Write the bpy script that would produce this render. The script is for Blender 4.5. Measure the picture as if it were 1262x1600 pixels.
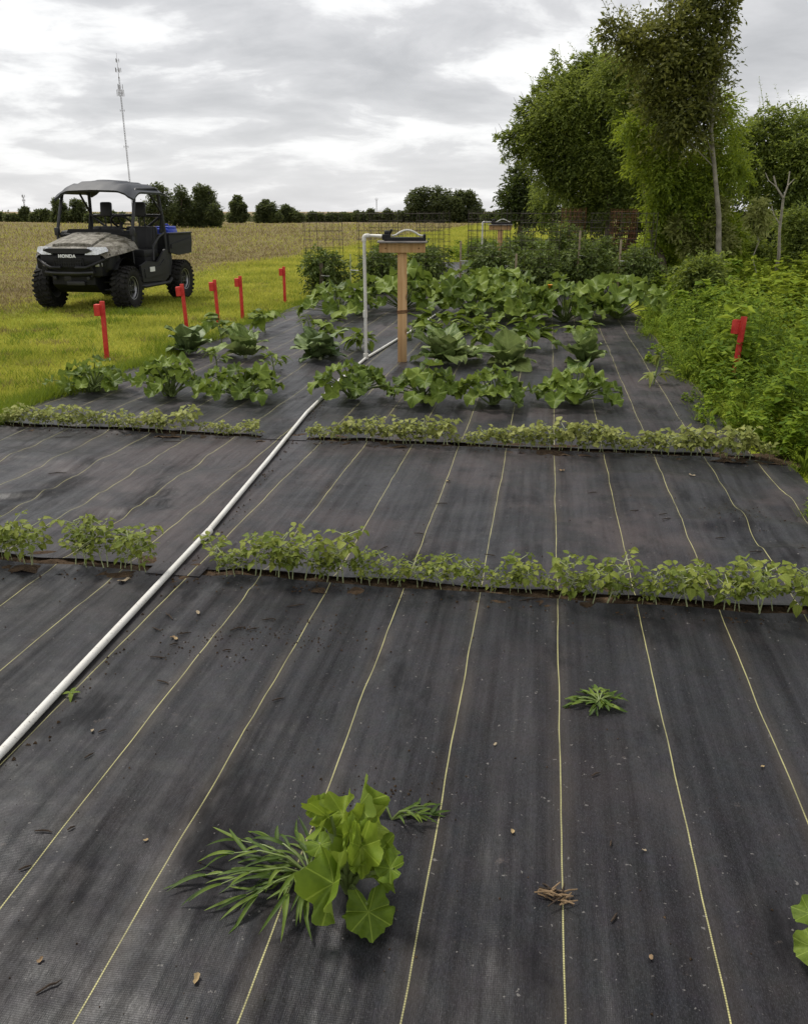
import bpy, bmesh, math, random
import numpy as np
from mathutils import Vector, Matrix, noise, Euler
R = math.radians
S = bpy.context.scene
COL = S.collection
for o in list(bpy.data.objects): bpy.data.objects.remove(o)

# ------------------------------------------------------------------ camera
F, H = 1300.0, 1.44
PITCH, YAW = math.atan(470 / F), R(9.37)
cam = bpy.data.cameras.new('camera'); camo = bpy.data.objects.new('camera', cam); COL.objects.link(camo)
cam.sensor_fit = 'VERTICAL'; cam.sensor_height = 24; cam.sensor_width = 24
cam.lens = 24 * F / 1600
cam.clip_start = .05; cam.clip_end = 5000
camo.location = (0, 0, H); camo.rotation_euler = (math.pi / 2 - PITCH, 0, YAW)
S.camera = camo

# ------------------------------------------------------------------ light
SUN_EL, SUN_AZ = R(55), R(-55)      # azimuth from +Y (ahead), negative = to the left
world = bpy.data.worlds.new('World'); S.world = world; world.use_nodes = True
sun = bpy.data.lights.new('sun', 'SUN'); sun.energy = 2.4; sun.angle = R(12); sun.color = (1, .955, .88)
suno = bpy.data.objects.new('sun', sun); COL.objects.link(suno)
sd = Vector((math.sin(SUN_AZ) * math.cos(SUN_EL), math.cos(SUN_AZ) * math.cos(SUN_EL), math.sin(SUN_EL)))
suno.rotation_euler = (-sd).to_track_quat('-Z', 'Y').to_euler(); suno.location = sd * 40
S.view_settings.view_transform = 'Standard'; S.view_settings.look = 'None'
S.view_settings.exposure = 0.32; S.view_settings.gamma = 1
S.render.engine = 'CYCLES'
S.cycles.use_denoising = True
S.cycles.max_bounces = 4; S.cycles.diffuse_bounces = 2; S.cycles.glossy_bounces = 2; S.cycles.transmission_bounces = 4
S.cycles.transparent_max_bounces = 4

# ------------------------------------------------------------------ node helpers
class NT:
    def __init__(s, nt): s.nt = nt; nt.nodes.clear()
    def n(s, t, **kw):
        x = s.nt.nodes.new(t)
        for k, v in kw.items():
            if k.startswith('i_'):
                key = k[2:]; key = int(key) if key.isdigit() else key.replace('_', ' ')
                s.set(x.inputs[key], v)
            else: setattr(x, k, v)
        return x
    def set(s, inp, v):
        if isinstance(v, bpy.types.NodeSocket): s.nt.links.new(v, inp)
        else:
            if hasattr(inp, 'default_value') and inp.type == 'RGBA' and len(v) == 3: v = (*v, 1)
            inp.default_value = v
    def math(s, op, a, b=0.0, c=None, clamp=False):
        m = s.n('ShaderNodeMath', operation=op, use_clamp=clamp); s.set(m.inputs[0], a); s.set(m.inputs[1], b)
        if c is not None: s.set(m.inputs[2], c)
        return m.outputs[0]
    def mix(s, f, a, b, blend='MIX'):
        m = s.n('ShaderNodeMix', data_type='RGBA', blend_type=blend)
        s.set(m.inputs[0], f); s.set(m.inputs[6], a); s.set(m.inputs[7], b); return m.outputs[2]
    def noise(s, vec, scale, detail=3, rough=.55, out='Fac'):
        x = s.n('ShaderNodeTexNoise'); s.set(x.inputs['Scale'], scale); s.set(x.inputs['Detail'], detail); s.set(x.inputs['Roughness'], rough)
        if vec is not None: s.set(x.inputs['Vector'], vec)
        return x.outputs[out]
    def ramp(s, f, stops):
        x = s.n('ShaderNodeValToRGB'); s.set(x.inputs[0], f); e = x.color_ramp.elements
        while len(e) < len(stops): e.new(.5)
        for el, (p, c) in zip(e, stops): el.position = p; el.color = (*c, 1) if len(c) == 3 else c
        return x.outputs[0]
    def mapr(s, f, a, b, c=0., d=1., smooth=False):
        x = s.n('ShaderNodeMapRange'); s.set(x.inputs[0], f)
        for i, v in enumerate((a, b, c, d)): s.set(x.inputs[i + 1], v)
        if smooth: x.interpolation_type = 'SMOOTHSTEP'
        return x.outputs[0]
    def scalev(s, vec, sc):
        x = s.n('ShaderNodeMapping'); s.set(x.inputs[0], vec); x.inputs['Scale'].default_value = sc; return x.outputs[0]
    def bump(s, h, strength=.3, dist=.01, normal=None):
        x = s.n('ShaderNodeBump'); s.set(x.inputs['Strength'], strength); s.set(x.inputs['Distance'], dist); s.set(x.inputs['Height'], h)
        if normal is not None: s.set(x.inputs['Normal'], normal)
        return x.outputs[0]
    def out(s, sh): o = s.n('ShaderNodeOutputMaterial'); s.nt.links.new(sh, o.inputs[0])
    def bsdf(s, col, rough=.6, spec=.5, metal=0., normal=None, **kw):
        b = s.n('ShaderNodeBsdfPrincipled'); s.set(b.inputs['Base Color'], col); s.set(b.inputs['Roughness'], rough)
        s.set(b.inputs['Specular IOR Level'], spec); s.set(b.inputs['Metallic'], metal)
        if normal is not None: s.set(b.inputs['Normal'], normal)
        for k, v in kw.items(): s.set(b.inputs[k.replace('_', ' ')], v)
        return b.outputs[0]

MATS = {}
def newmat(name):
    m = bpy.data.materials.new(name); m.use_nodes = True; MATS[name] = m
    return NT(m.node_tree)

# sky: broken grey stratocumulus over a pale blue sky
def build_sky():
    t = NT(world.node_tree)
    tc = t.n('ShaderNodeTexCoord').outputs['Generated']
    sep = t.n('ShaderNodeSeparateXYZ'); t.set(sep.inputs[0], tc)
    den = t.math('ADD', t.math('MAXIMUM', sep.outputs[2], 0.0), .20)
    cx = t.math('DIVIDE', sep.outputs[0], den); cy = t.math('DIVIDE', sep.outputs[1], den)
    comb = t.n('ShaderNodeCombineXYZ'); t.set(comb.inputs[0], cx); t.set(comb.inputs[1], cy)
    v = t.scalev(comb.outputs[0], (1.0, 1.15, 1))
    warp = t.n('ShaderNodeTexNoise'); t.set(warp.inputs['Vector'], v); warp.inputs['Scale'].default_value = 1.1
    off = t.n('ShaderNodeVectorMath', operation='MULTIPLY_ADD'); t.set(off.inputs[0], warp.outputs['Color']); off.inputs[1].default_value = (.5, .5, 0); t.set(off.inputs[2], v)
    vv = off.outputs[0]
    n1 = t.noise(vv, .85, 6, .52); n2 = t.noise(vv, 2.2, 7, .58)
    f = t.math('ADD', t.math('MULTIPLY', n1, .56), t.math('MULTIPLY', n2, .44))
    cl = t.ramp(f, [(.34, (.40, .405, .418)), (.44, (.50, .503, .515)), (.505, (.60, .60, .61)), (.545, (.80, .80, .80)), (.60, (.97, .97, .96))])
    # a low pale veil near the horizon
    hz = t.mapr(sep.outputs[2], 0, .16, .55, 0, True)
    cl = t.mix(hz, cl, (.70, .70, .71))
    sky = t.n('ShaderNodeTexSky'); sky.sky_type = 'NISHITA'; sky.sun_disc = False
    sky.sun_elevation = SUN_EL; sky.sun_rotation = SUN_AZ
    bs = t.n('ShaderNodeBackground'); t.set(bs.inputs[0], sky.outputs[0]); bs.inputs[1].default_value = .08
    bc = t.n('ShaderNodeBackground'); t.set(bc.inputs[0], cl); bc.inputs[1].default_value = 1.0
    mx = t.n('ShaderNodeMixShader'); mx.inputs[0].default_value = .94
    t.nt.links.new(bs.outputs[0], mx.inputs[1]); t.nt.links.new(bc.outputs[0], mx.inputs[2])
    o = t.n('ShaderNodeOutputWorld'); t.nt.links.new(mx.outputs[0], o.inputs[0])
build_sky()

# ------------------------------------------------------------------ materials
def obj_co(t): return t.n('ShaderNodeTexCoord').outputs['Object']
def geo_pos(t): return t.n('ShaderNodeNewGeometry').outputs['Position']

def plain(name, col, rough=.6, spec=.5, metal=0., var=.15, nscale=8, bump=.0, bscale=60):
    t = newmat(name); co = obj_co(t)
    n = t.noise(co, nscale, 4)
    c = t.mix(t.mapr(n, .3, .7), tuple(x * (1 - var) for x in col), tuple(min(1, x * (1 + var)) for x in col))
    nm = t.bump(t.noise(co, bscale, 4), bump, .01) if bump else None
    t.out(t.bsdf(c, t.mapr(n, .2, .8, rough * .88, min(1, rough * 1.12)), spec, metal, nm))
    return MATS[name]

def leafmat(name, c0, c1, c2, rough=.5, trans=.28, spec=.4, vein=None, island=False, sc=9, pa=.6, pb=.5):
    """c0 dark, c1 mid, c2 light; varied per object or per leaf"""
    t = newmat(name); co = obj_co(t)
    g = t.n('ShaderNodeNewGeometry')
    if island: rnd = g.outputs['Random Per Island']
    else: rnd = t.n('ShaderNodeObjectInfo').outputs['Random']
    n = t.noise(co, sc, 3)
    f = t.math('ADD', t.math('MULTIPLY', rnd, pa), t.math('ADD', t.math('MULTIPLY', t.math('SUBTRACT', n, .5), pb), .55 - pa / 2))
    c = t.ramp(f, [(.15, c0), (.5, c1), (.9, c2)])
    nm = None
    if vein:
        uv = t.n('ShaderNodeTexCoord').outputs['UV']; sp = t.n('ShaderNodeSeparateXYZ'); t.set(sp.inputs[0], uv)
        if vein == 'polar':
            a = t.math('MULTIPLY', sp.outputs[0], 7.0); d = t.math('ABSOLUTE', t.math('SUBTRACT', t.math('FRACT', a), .5))
            d = t.math('MULTIPLY', d, t.math('ADD', sp.outputs[1], .03))
            w = t.mapr(d, .010, .035, 1, 0, True)
        else:
            d = t.math('ABSOLUTE', sp.outputs[0])
            w1 = t.mapr(d, .02, .07, 1, 0, True)
            k = t.math('SUBTRACT', t.math('MULTIPLY', sp.outputs[1], 7.0), t.math('MULTIPLY', d, 2.2))
            e = t.math('ABSOLUTE', t.math('SUBTRACT', t.math('FRACT', k), .5))
            w2 = t.mapr(e, .04, .12, .6, 0, True)
            w = t.math('MAXIMUM', w1, w2)
        c = t.mix(t.math('MULTIPLY', w, .42), c, tuple(min(1, x * 1.6 + .03) for x in c2))
        nm = t.bump(t.math('ADD', t.math('MULTIPLY', w, -.5), t.math('MULTIPLY', t.noise(co, 70, 3), .5)), .35, .006)
    # underside paler and duller
    c = t.mix(t.math('MULTIPLY', g.outputs['Backfacing'], .35), c, tuple(x * .7 + .06 for x in c1))
    p = t.bsdf(c, rough, spec, 0, nm)
    tr = t.n('ShaderNodeBsdfTranslucent'); t.set(tr.inputs[0], t.mix(.5, c, tuple(min(1, x * 1.5) for x in c2)))
    m = t.n('ShaderNodeMixShader'); m.inputs[0].default_value = trans
    t.nt.links.new(p, m.inputs[1]); t.nt.links.new(tr.outputs[0], m.inputs[2]); t.out(m.outputs[0])
    return MATS[name]

leafmat('squash_leaf', (.04, .07, .006), (.10, .155, .014), (.22, .285, .042), .5, .26, .25, 'polar')
leafmat('squash_leaf_bright', (.075, .125, .010), (.15, .225, .018), (.26, .33, .035), .55, .32, .25, 'polar')
leafmat('bean_leaf', (.075, .115, .012), (.15, .195, .022), (.27, .30, .055), .55, .28, .25, 'mid')
leafmat('bean_leaf_pale', (.12, .15, .025), (.22, .25, .055), (.37, .38, .12), .6, .28, .22, 'mid')
leafmat('pepper_leaf', (.05, .085, .006), (.105, .16, .012), (.20, .26, .03), .5, .26, .22, 'mid')
leafmat('pepper_leaf_yellow', (.12, .16, .02), (.2, .24, .04), (.3, .33, .08), .5, .25, .3, 'mid')
leafmat('cabbage_leaf', (.055, .10, .016), (.125, .185, .036), (.28, .34, .11), .5, .2, .25, 'mid')
leafmat('cabbage_leaf_blue', (.035, .07, .014), (.08, .13, .03), (.19, .25, .08), .5, .14, .35, 'mid')
leafmat('tomato_leaf', (.035, .06, .008), (.09, .135, .016), (.21, .26, .05), .6, .22, .25, island=True, sc=3)
leafmat('crab_leaf', (.025, .05, .007), (.07, .12, .013), (.16, .22, .03), .55, .24, .25, sc=25, pa=.6, pb=1.0)
leafmat('weed_green', (.055, .105, .008), (.13, .205, .013), (.27, .34, .028), .65, .34, .15, island=True, sc=.9, pa=.6, pb=1.2)
leafmat('weed_yellow', (.08, .125, .008), (.175, .245, .014), (.31, .36, .03), .65, .34, .15, island=True, sc=.9)
leafmat('lawn_blade', (.14, .18, .016), (.33, .355, .034), (.56, .52, .10), .65, .3, .12, island=True, sc=.7, pa=.5, pb=1.9)
leafmat('edge_grass', (.06, .11, .008), (.13, .195, .012), (.26, .31, .025), .65, .3, .15, island=True, sc=1.2)
leafmat('straw_blade', (.085, .065, .02), (.175, .135, .045), (.31, .245, .10), .7, .2, .15, island=True, sc=.35, pa=.6, pb=1.6)
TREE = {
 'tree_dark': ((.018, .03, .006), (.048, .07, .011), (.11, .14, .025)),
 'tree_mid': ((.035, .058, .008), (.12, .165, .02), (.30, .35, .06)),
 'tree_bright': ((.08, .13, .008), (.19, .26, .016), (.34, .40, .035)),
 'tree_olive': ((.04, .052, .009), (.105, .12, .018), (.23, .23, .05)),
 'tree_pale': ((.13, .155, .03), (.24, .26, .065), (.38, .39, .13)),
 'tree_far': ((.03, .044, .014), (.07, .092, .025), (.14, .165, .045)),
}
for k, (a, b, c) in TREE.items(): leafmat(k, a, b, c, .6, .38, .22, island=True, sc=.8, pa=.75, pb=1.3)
plain('stem_green', (.16, .21, .06), .55, .4, var=.25, nscale=20)
plain('stem_pale', (.38, .42, .22), .55, .4, var=.2, nscale=30)
plain('stem_dark', (.06, .09, .025), .6, .4, var=.25, nscale=20)
plain('bark', (.11, .09, .065), .9, .2, var=.45, nscale=9, bump=.8, bscale=26)
plain('bark_pale', (.26, .235, .19), .9, .2, var=.35, nscale=7, bump=.6, bscale=26)
plain('flower', (.75, .30, .02), .5, .3)
t = newmat('pvc'); co = obj_co(t)
c = t.mix(t.mapr(t.noise(co, 5, 4), .35, .7), (.64, .62, .57), (.72, .71, .67))
c = t.mix(t.math('MULTIPLY', t.mapr(t.noise(co, 130, 2, .6), .64, .70), .8), c, (.16, .14, .12)); c = t.mix(t.mapr(t.noise(co, 9, 5, .7), .56, .75, 0, .5), c, (.42, .38, .32))
t.out(t.bsdf(c, .45, .4, 0, t.bump(t.noise(co, 60, 3), .08, .004)))
plain('steel_dark', (.03, .03, .032), .45, .5, .3, var=.3)
plain('rust', (.15, .07, .035), .85, .3, .2, var=.5, nscale=20)
plain('wire_dark', (.05, .04, .033), .7, .4, .3, var=.4, nscale=15)
plain('black_plastic', (.011, .011, .012), .55, .25, var=.35, nscale=5, bump=.05, bscale=200)
plain('dark_plastic', (.022, .022, .024), .55, .28, var=.35, nscale=5, bump=.06, bscale=200)
plain('roof_plastic', (.05, .054, .064), .6, .3, var=.18, nscale=3)
plain('rubber', (.017, .016, .015), .85, .25, var=.5, nscale=9, bump=.2, bscale=80)
plain('alloy', (.34, .34, .35), .4, .5, .7, var=.2)
plain('seat_vinyl', (.02, .02, .021), .5, .4, var=.25)
plain('blue_plastic', (.012, .045, .42), .4, .5, var=.15)
plain('white_label', (.78, .78, .76), .5, .5, var=.04)
plain('letter_silver', (.72, .72, .72), .4, .5, .2, var=.05)
t = newmat('red_paint'); co = obj_co(t)
c = t.mix(t.mapr(t.noise(co, 14, 5, .65), .35, .65), (.46, .022, .018), (.66, .06, .045))
c = t.mix(t.mapr(t.noise(t.scalev(co, (60, 60, 9)), 1, 4, .7), .60, .70, 0, .75), c, (.42, .22, .15))
c = t.mix(t.mapr(t.noise(co, 35, 4, .7), .62, .72, 0, .6), c, (.16, .06, .04))
t.out(t.bsdf(c, .62, .3, 0, t.bump(t.noise(t.scalev(co, (60, 60, 6)), 1, 4), .3, .006)))
plain('pale_wood_face', (.30, .24, .16), .75, .3, var=.25, nscale=15)
plain('twig', (.05, .036, .026), .9, .2, var=.4, nscale=40)
plain('straw', (.22, .15, .085), .85, .2, var=.4, nscale=40)
plain('dead_leaf', (.34, .25, .13), .8, .2, var=.3, nscale=30)
plain('mast_metal', (.20, .20, .205), .6, .4, .2, var=.2)
plain('grey_board', (.22, .20, .19), .8, .3, var=.3, nscale=10)

def mat_glass():
    t = newmat('lens'); co = obj_co(t)
    t.out(t.bsdf(t.mix(t.mapr(t.noise(co, 30, 2), .35, .65), (.55, .56, .58), (.85, .86, .88)), .12, .6, .35))
mat_glass()
def mat_wood():
    t = newmat('post_wood'); co = obj_co(t)
    v = t.scalev(co, (26, 26, 1.6)); n = t.noise(v, 1.0, 5, .6)
    c = t.ramp(n, [(.3, (.40, .215, .09)), (.5, (.58, .35, .165)), (.7, (.68, .45, .24))])
    vo = t.n('ShaderNodeTexVoronoi'); t.set(vo.inputs['Vector'], t.scalev(co, (7, 7, 3.6))); vo.inputs['Scale'].default_value = 1
    k = t.mapr(vo.outputs['Distance'], .08, .2, 1, 0, True)
    c = t.mix(t.math('MULTIPLY', k, .75), c, (.12, .05, .02))
    wx = t.noise(t.scalev(co, (3, 3, .7)), 2, 3)
    c = t.mix(t.mapr(wx, .4, .75, 0, .3), c, (.42, .30, .17))
    t.out(t.bsdf(c, .75, .3, 0, t.bump(n, .35, .006)))
mat_wood()
def mat_camo():
    t = newmat('camouflage'); co = obj_co(t)
    w = t.noise(co, 5, 4, .6, 'Color')
    off = t.n('ShaderNodeVectorMath', operation='MULTIPLY_ADD'); t.set(off.inputs[0], w); off.inputs[1].default_value = (.25, .25, .25); t.set(off.inputs[2], co)
    n = t.noise(off.outputs[0], 9, 6, .7)
    c = t.ramp(n, [(.30, (.04, .032, .022)), (.41, (.07, .06, .042)), (.5, (.14, .125, .10)), (.6, (.28, .26, .22)), (.7, (.085, .08, .055))])
    tw = t.noise(t.scalev(off.outputs[0], (6, 38, 20)), 1, 3, .6)
    c = t.mix(t.mapr(tw, .62, .66), c, (.05, .045, .03))
    lf = t.n('ShaderNodeTexVoronoi', feature='DISTANCE_TO_EDGE'); t.set(lf.inputs['Vector'], off.outputs[0]); lf.inputs['Scale'].default_value = 11
    c = t.mix(t.mapr(lf.outputs['Distance'], .0, .04, .7, 0), c, (.10, .10, .05))
    t.out(t.bsdf(c, .6, .25))
mat_camo()

def mat_fabric():
    t = newmat('woven_fabric'); co = obj_co(t)
    sp = t.n('ShaderNodeSeparateXYZ'); t.set(sp.inputs[0], co); X, Y = sp.outputs[0], sp.outputs[1]
    wob = t.math('MULTIPLY', t.math('SUBTRACT', t.noise(t.scalev(co, (.9, 1.3, 0)), 1.4, 2), .5), .018)
    u = t.math('DIVIDE', t.math('ADD', t.math('SUBTRACT', X, .112), wob), .305)
    d = t.math('MULTIPLY', t.math('ABSOLUTE', t.math('SUBTRACT', t.math('FRACT', t.math('ADD', u, .5)), .5)), .305)
    line = t.mapr(d, .0011, .0021, 1, 0)
    tick = t.mapr(t.math('FRACT', t.math('MULTIPLY', Y, 170.0)), .60, .70, 1, .5)
    wear = t.mapr(t.noise(co, 6, 3), .32, .62, .45, 1)
    line = t.math('MULTIPLY', t.math('MULTIPLY', line, tick), wear)
    fine = t.noise(t.scalev(co, (420, 150, 1)), 1, 1)
    grain = t.noise(t.scalev(co, (210, 60, 1)), 1, 3, .7)
    fibre = t.noise(t.scalev(co, (170, 34, 1)), 1, 3, .7)
    streak = t.math('ADD', t.math('MULTIPLY', t.noise(t.scalev(co, (26, .5, 1)), 1, 5, .62), .55), t.math('MULTIPLY', t.noise(t.scalev(co, (5.5, .8, 1)), 1, 5, .6), .55))
    patch = t.noise(co, 1.6, 5, .62)
    base = t.ramp(streak, [(.38, (.0025, .0025, .003)), (.47, (.0075, .0076, .009)), (.55, (.0125, .013, .0155)), (.64, (.023, .023, .026))])
    base = t.mix(t.mapr(fibre, .42, .62, 0, .6), base, (.020, .020, .023))
    base = t.mix(t.mapr(grain, .40, .60, .0, .75), base, (.003, .003, .0035))
    hue = t.noise(co, 17, 4, .65, 'Color'); base = t.mix(.5, base, t.mix(1.0, base, t.mix(.6, (1.1, 1.1, 1.1), t.n('ShaderNodeMix', data_type='RGBA', blend_type='MULTIPLY', i_0=1.0, i_6=hue, i_7=(2.0, 1.85, 2.05)).outputs[2]), 'MULTIPLY'))
    base = t.mix(t.mapr(fine, .54, .66, 0, .6), base, (.036, .036, .040))
    dust = t.mapr(t.noise(co, .75, 7, .7), .44, .64, 0, 1, True)
    mid = t.mapr(Y, 2.6, 3.6, .30, 1.0, True)           # dust thinner up front; its paler tone beyond also paints in sheen
    base = t.mix(t.math('MULTIPLY', t.math('MULTIPLY', dust, mid), .62), base, (.070, .053, .053))
    halo = t.math('MULTIPLY', t.mapr(d, .0, .05, .5, 0, True), t.mapr(patch, .38, .6))
    base = t.mix(halo, base, (.06, .048, .037))
    wet = t.mapr(t.noise(t.scalev(co, (3.2, 1.1, 1)), 1, 5, .65), .54, .66, 0, .7, True)   # damp dark smears
    base = t.mix(wet, base, (.006, .006, .007))
    spk = t.noise(co, 62, 2, .6); base = t.mix(t.math('MULTIPLY', t.mapr(spk, .70, .74), .7), base, (.17, .16, .15))
    blo = t.noise(co, 10, 7, .78); base = t.mix(t.math('MULTIPLY', t.mapr(blo, .64, .73), .55), base, (.13, .105, .092))
    col = t.mix(line, base, (.50, .47, .21))
    cross = t.math('SINE', t.math('MULTIPLY', Y, 2 * math.pi * 210)); thread = t.math('SINE', t.math('MULTIPLY', X, 2 * math.pi * 240))
    h = t.math('ADD', t.math('MULTIPLY', grain, 1.0), t.math('ADD', t.math('MULTIPLY', t.math('ADD', cross, thread), .06), t.math('MULTIPLY', line, 1.2)))
    nm = t.bump(h, .45, .0014)
    rip = t.math('ADD', t.noise(t.scalev(co, (7, 1.3, 1)), 1, 3, .5), t.math('MULTIPLY', t.noise(t.scalev(co, (2.4, 2.8, 1)), 1, 3, .5), 1.3))
    nm = t.bump(rip, .6, .03, nm)
    rough = t.math('ADD', t.mapr(patch, .3, .7, .38, .52), t.math('ADD', t.mapr(grain, .3, .7, -.07, .07), t.mapr(dust, 0, 1, -.03, .08)))
    spec = t.math('MULTIPLY', t.mapr(streak, .41, .61, .08, .27), t.mapr(wet, 0, .7, 1, .35))
    t.out(t.bsdf(col, rough, spec, 0, nm, Sheen_Weight=.04, Sheen_Roughness=.5))
mat_fabric()
def mat_soil():
    t = newmat('soil'); co = obj_co(t)
    n = t.noise(co, 14, 6, .7); m = t.noise(co, 70, 3)
    c = t.ramp(n, [(.3, (.03, .020, .012)), (.55, (.085, .055, .032)), (.75, (.16, .11, .065))])
    t.out(t.bsdf(c, .95, .2, 0, t.bump(t.math('ADD', n, t.math('MULTIPLY', m, .5)), 1, .03)))
mat_soil()
def mat_ground():
    """turf near the garden, dry harvested field left of it, both fading into each other"""
    t = newmat('ground_turf_and_field'); co = obj_co(t)
    sp = t.n('ShaderNodeSeparateXYZ'); t.set(sp.inputs[0], co)
    X, Y = sp.outputs[0], sp.outputs[1]
    n = t.noise(co, .35, 5, .6); n2 = t.noise(co, 2.2, 5, .65); n3 = t.noise(co, 14, 4, .6)
    turf = t.ramp(t.math('ADD', t.math('MULTIPLY', n2, .6), t.math('MULTIPLY', n3, .4)), [(.3, (.11, .14, .012)), (.5, (.22, .255, .02)), (.7, (.34, .35, .04))])
    rows = t.noise(t.scalev(co, (1.6, .05, 1)), 1, 4, .6)
    fld = t.math('ADD', t.math('MULTIPLY', t.noise(co, .8, 6, .7), .55), t.math('ADD', t.math('MULTIPLY', n3, .25), t.math('MULTIPLY', rows, .2)))
    field = t.ramp(fld, [(.32, (.06, .046, .018)), (.43, (.13, .096, .04)), (.52, (.20, .155, .065)), (.60, (.145, .16, .035)), (.70, (.22, .20, .06))])
    edge = t.math('ADD', X, t.math('MULTIPLY', t.math('SUBTRACT', n, .5), 2.6))
    edge = t.math('ADD', edge, t.math('MULTIPLY', t.math('SUBTRACT', n2, .5), 1.6))
    m = t.mapr(edge, -9.3, -7.6, 1, 0, True)
    c = t.mix(m, turf, field)
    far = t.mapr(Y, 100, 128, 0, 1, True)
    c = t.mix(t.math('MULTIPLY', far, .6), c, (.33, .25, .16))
    t.out(t.bsdf(c, .95, .15, 0, t.bump(t.math('ADD', n3, n2), 1, .06)))
mat_ground()
def M(n): return MATS[n]

# ------------------------------------------------------------------ geometry helpers
def ray(u, v):
    a, b = u - 631, 800 - v
    fh = F * math.cos(PITCH) + b * math.sin(PITCH); up = b * math.cos(PITCH) - F * math.sin(PITCH)
    return Vector((math.cos(YAW) * a - math.sin(YAW) * fh, math.sin(YAW) * a + math.cos(YAW) * fh, up))
def g(u, v, z=0.):
    d = ray(u, v); t = (z - H) / d.z; return Vector((d.x * t, d.y * t, z))
def at(u, v, Y):
    d = ray(u, v); t = Y / d.y; return Vector((d.x * t, Y, H + d.z * t))

def link(o, parent=None):
    COL.objects.link(o)
    if parent is not None: o.parent = parent
    return o
def tag(o, label=None, cat=None, group=None, kind=None):
    if label: o['label'] = label
    if cat: o['category'] = cat
    if group: o['group'] = group
    if kind: o['kind'] = kind
    return o
def thing(name, label, cat, loc=(0, 0, 0), rz=0, group=None):
    o = bpy.data.objects.new(name, None); o.empty_display_size = .1; link(o)
    o.location = loc; o.rotation_euler = (0, 0, rz)
    return tag(o, label, cat, group)

class MB:
    def __init__(s): s.v = []; s.f = []
    def add(s, vs, fs):
        b = len(s.v); s.v += [tuple(p) for p in vs]; s.f += [tuple(i + b for i in f) for f in fs]; return s
    def box(s, c, size, rot=None, bev=0.0, taper=1.0):
        hx, hy, hz = (x / 2 for x in size); c = Vector(c)
        Rm = Euler(rot).to_matrix() if rot else Matrix.Identity(3)
        if bev <= 0:
            P = [(x * hx * (taper if z > 0 else 1), y * hy * (taper if z > 0 else 1), z * hz) for z in (-1, 1) for y in (-1, 1) for x in (-1, 1)]
            s.add([c + Rm @ Vector(p) for p in P], [(0, 2, 3, 1), (4, 5, 7, 6), (0, 1, 5, 4), (2, 6, 7, 3), (0, 4, 6, 2), (1, 3, 7, 5)])
        else:
            bm = bmesh.new(); bmesh.ops.create_cube(bm, size=1)
            for v in bm.verts:
                tp = taper if v.co.z > 0 else 1
                v.co = Vector((v.co.x * size[0] * tp, v.co.y * size[1] * tp, v.co.z * size[2]))
            bmesh.ops.bevel(bm, geom=list(bm.edges), offset=bev, segments=2, affect='EDGES', profile=.6)
            bm.verts.index_update()
            s.add([c + Rm @ v.co for v in bm.verts], [[v.index for v in f.verts] for f in bm.faces]); bm.free()
        return s
    def tube(s, path, r, seg=8, caps=True):
        path = [Vector(p) for p in path]; n = len(path)
        rs = r if isinstance(r, (list, tuple)) else [r] * n
        vs = []; ref = None
        for i, p in enumerate(path):
            d = (path[min(i + 1, n - 1)] - path[max(i - 1, 0)])
            d = d.normalized() if d.length > 1e-9 else Vector((0, 0, 1))
            if ref is None:
                ref = Vector((0, 0, 1)) if abs(d.z) < .9 else Vector((1, 0, 0))
            a = d.cross(ref)
            if a.length < 1e-5: a = d.orthogonal()
            a.normalize(); b = a.cross(d); ref = b
            for k in range(seg):
                t = 2 * math.pi * k / seg
                vs.append(p + (a * math.cos(t) + b * math.sin(t)) * rs[i])
        fs = [(i * seg + k, i * seg + (k + 1) % seg, (i + 1) * seg + (k + 1) % seg, (i + 1) * seg + k) for i in range(n - 1) for k in range(seg)]
        if caps: fs += [tuple(range(seg))[::-1], tuple((n - 1) * seg + k for k in range(seg))]
        return s.add(vs, fs)
    def lathe(s, prof, c=(0, 0, 0), axis='z', seg=24, closed=False):
        c = Vector(c); vs = []
        for (r, h) in prof:
            for k in range(seg):
                t = 2 * math.pi * k / seg; a, b = r * math.cos(t), r * math.sin(t)
                vs.append(c + (Vector((a, b, h)) if axis == 'z' else Vector((h, a, b)) if axis == 'x' else Vector((a, h, b))))
        n = len(prof); m = n if closed else n - 1
        fs = [(i * seg + k, i * seg + (k + 1) % seg, ((i + 1) % n) * seg + (k + 1) % seg, ((i + 1) % n) * seg + k) for i in range(m) for k in range(seg)]
        return s.add(vs, fs)
    def prism(s, poly, axis, lo, hi):
        n = len(poly)
        def P(a, b, t): return {'x': (t, a, b), 'y': (a, t, b), 'z': (a, b, t)}[axis]
        return s.add([P(a, b, lo) for a, b in poly] + [P(a, b, hi) for a, b in poly],
                     [tuple(range(n))[::-1], tuple(range(n, 2 * n))] + [(i, (i + 1) % n, n + (i + 1) % n, n + i) for i in range(n)])
    def grid(s, rows, close=False):
        m = len(rows[0]); vs = [p for r in rows for p in r]
        return s.add(vs, [(i * m + k, i * m + k + 1, (i + 1) * m + k + 1, (i + 1) * m + k) for i in range(len(rows) - 1) for k in range(m - 1)])
    def mesh(s, name, smooth=True, angle=40):
        me = bpy.data.meshes.new(name); me.from_pydata(s.v, [], s.f); me.validate()
        bm = bmesh.new(); bm.from_mesh(me); bmesh.ops.recalc_face_normals(bm, faces=bm.faces); bm.to_mesh(me); bm.free()
        if smooth:
            me.shade_smooth()
            try: me.set_sharp_from_angle(angle=R(angle))
            except Exception: pass
        return me
    def build(s, name, mat, parent=None, smooth=True, angle=40):
        me = s.mesh(name, smooth, angle); me.materials.append(M(mat))
        return link(bpy.data.objects.new(name, me), parent)

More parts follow.
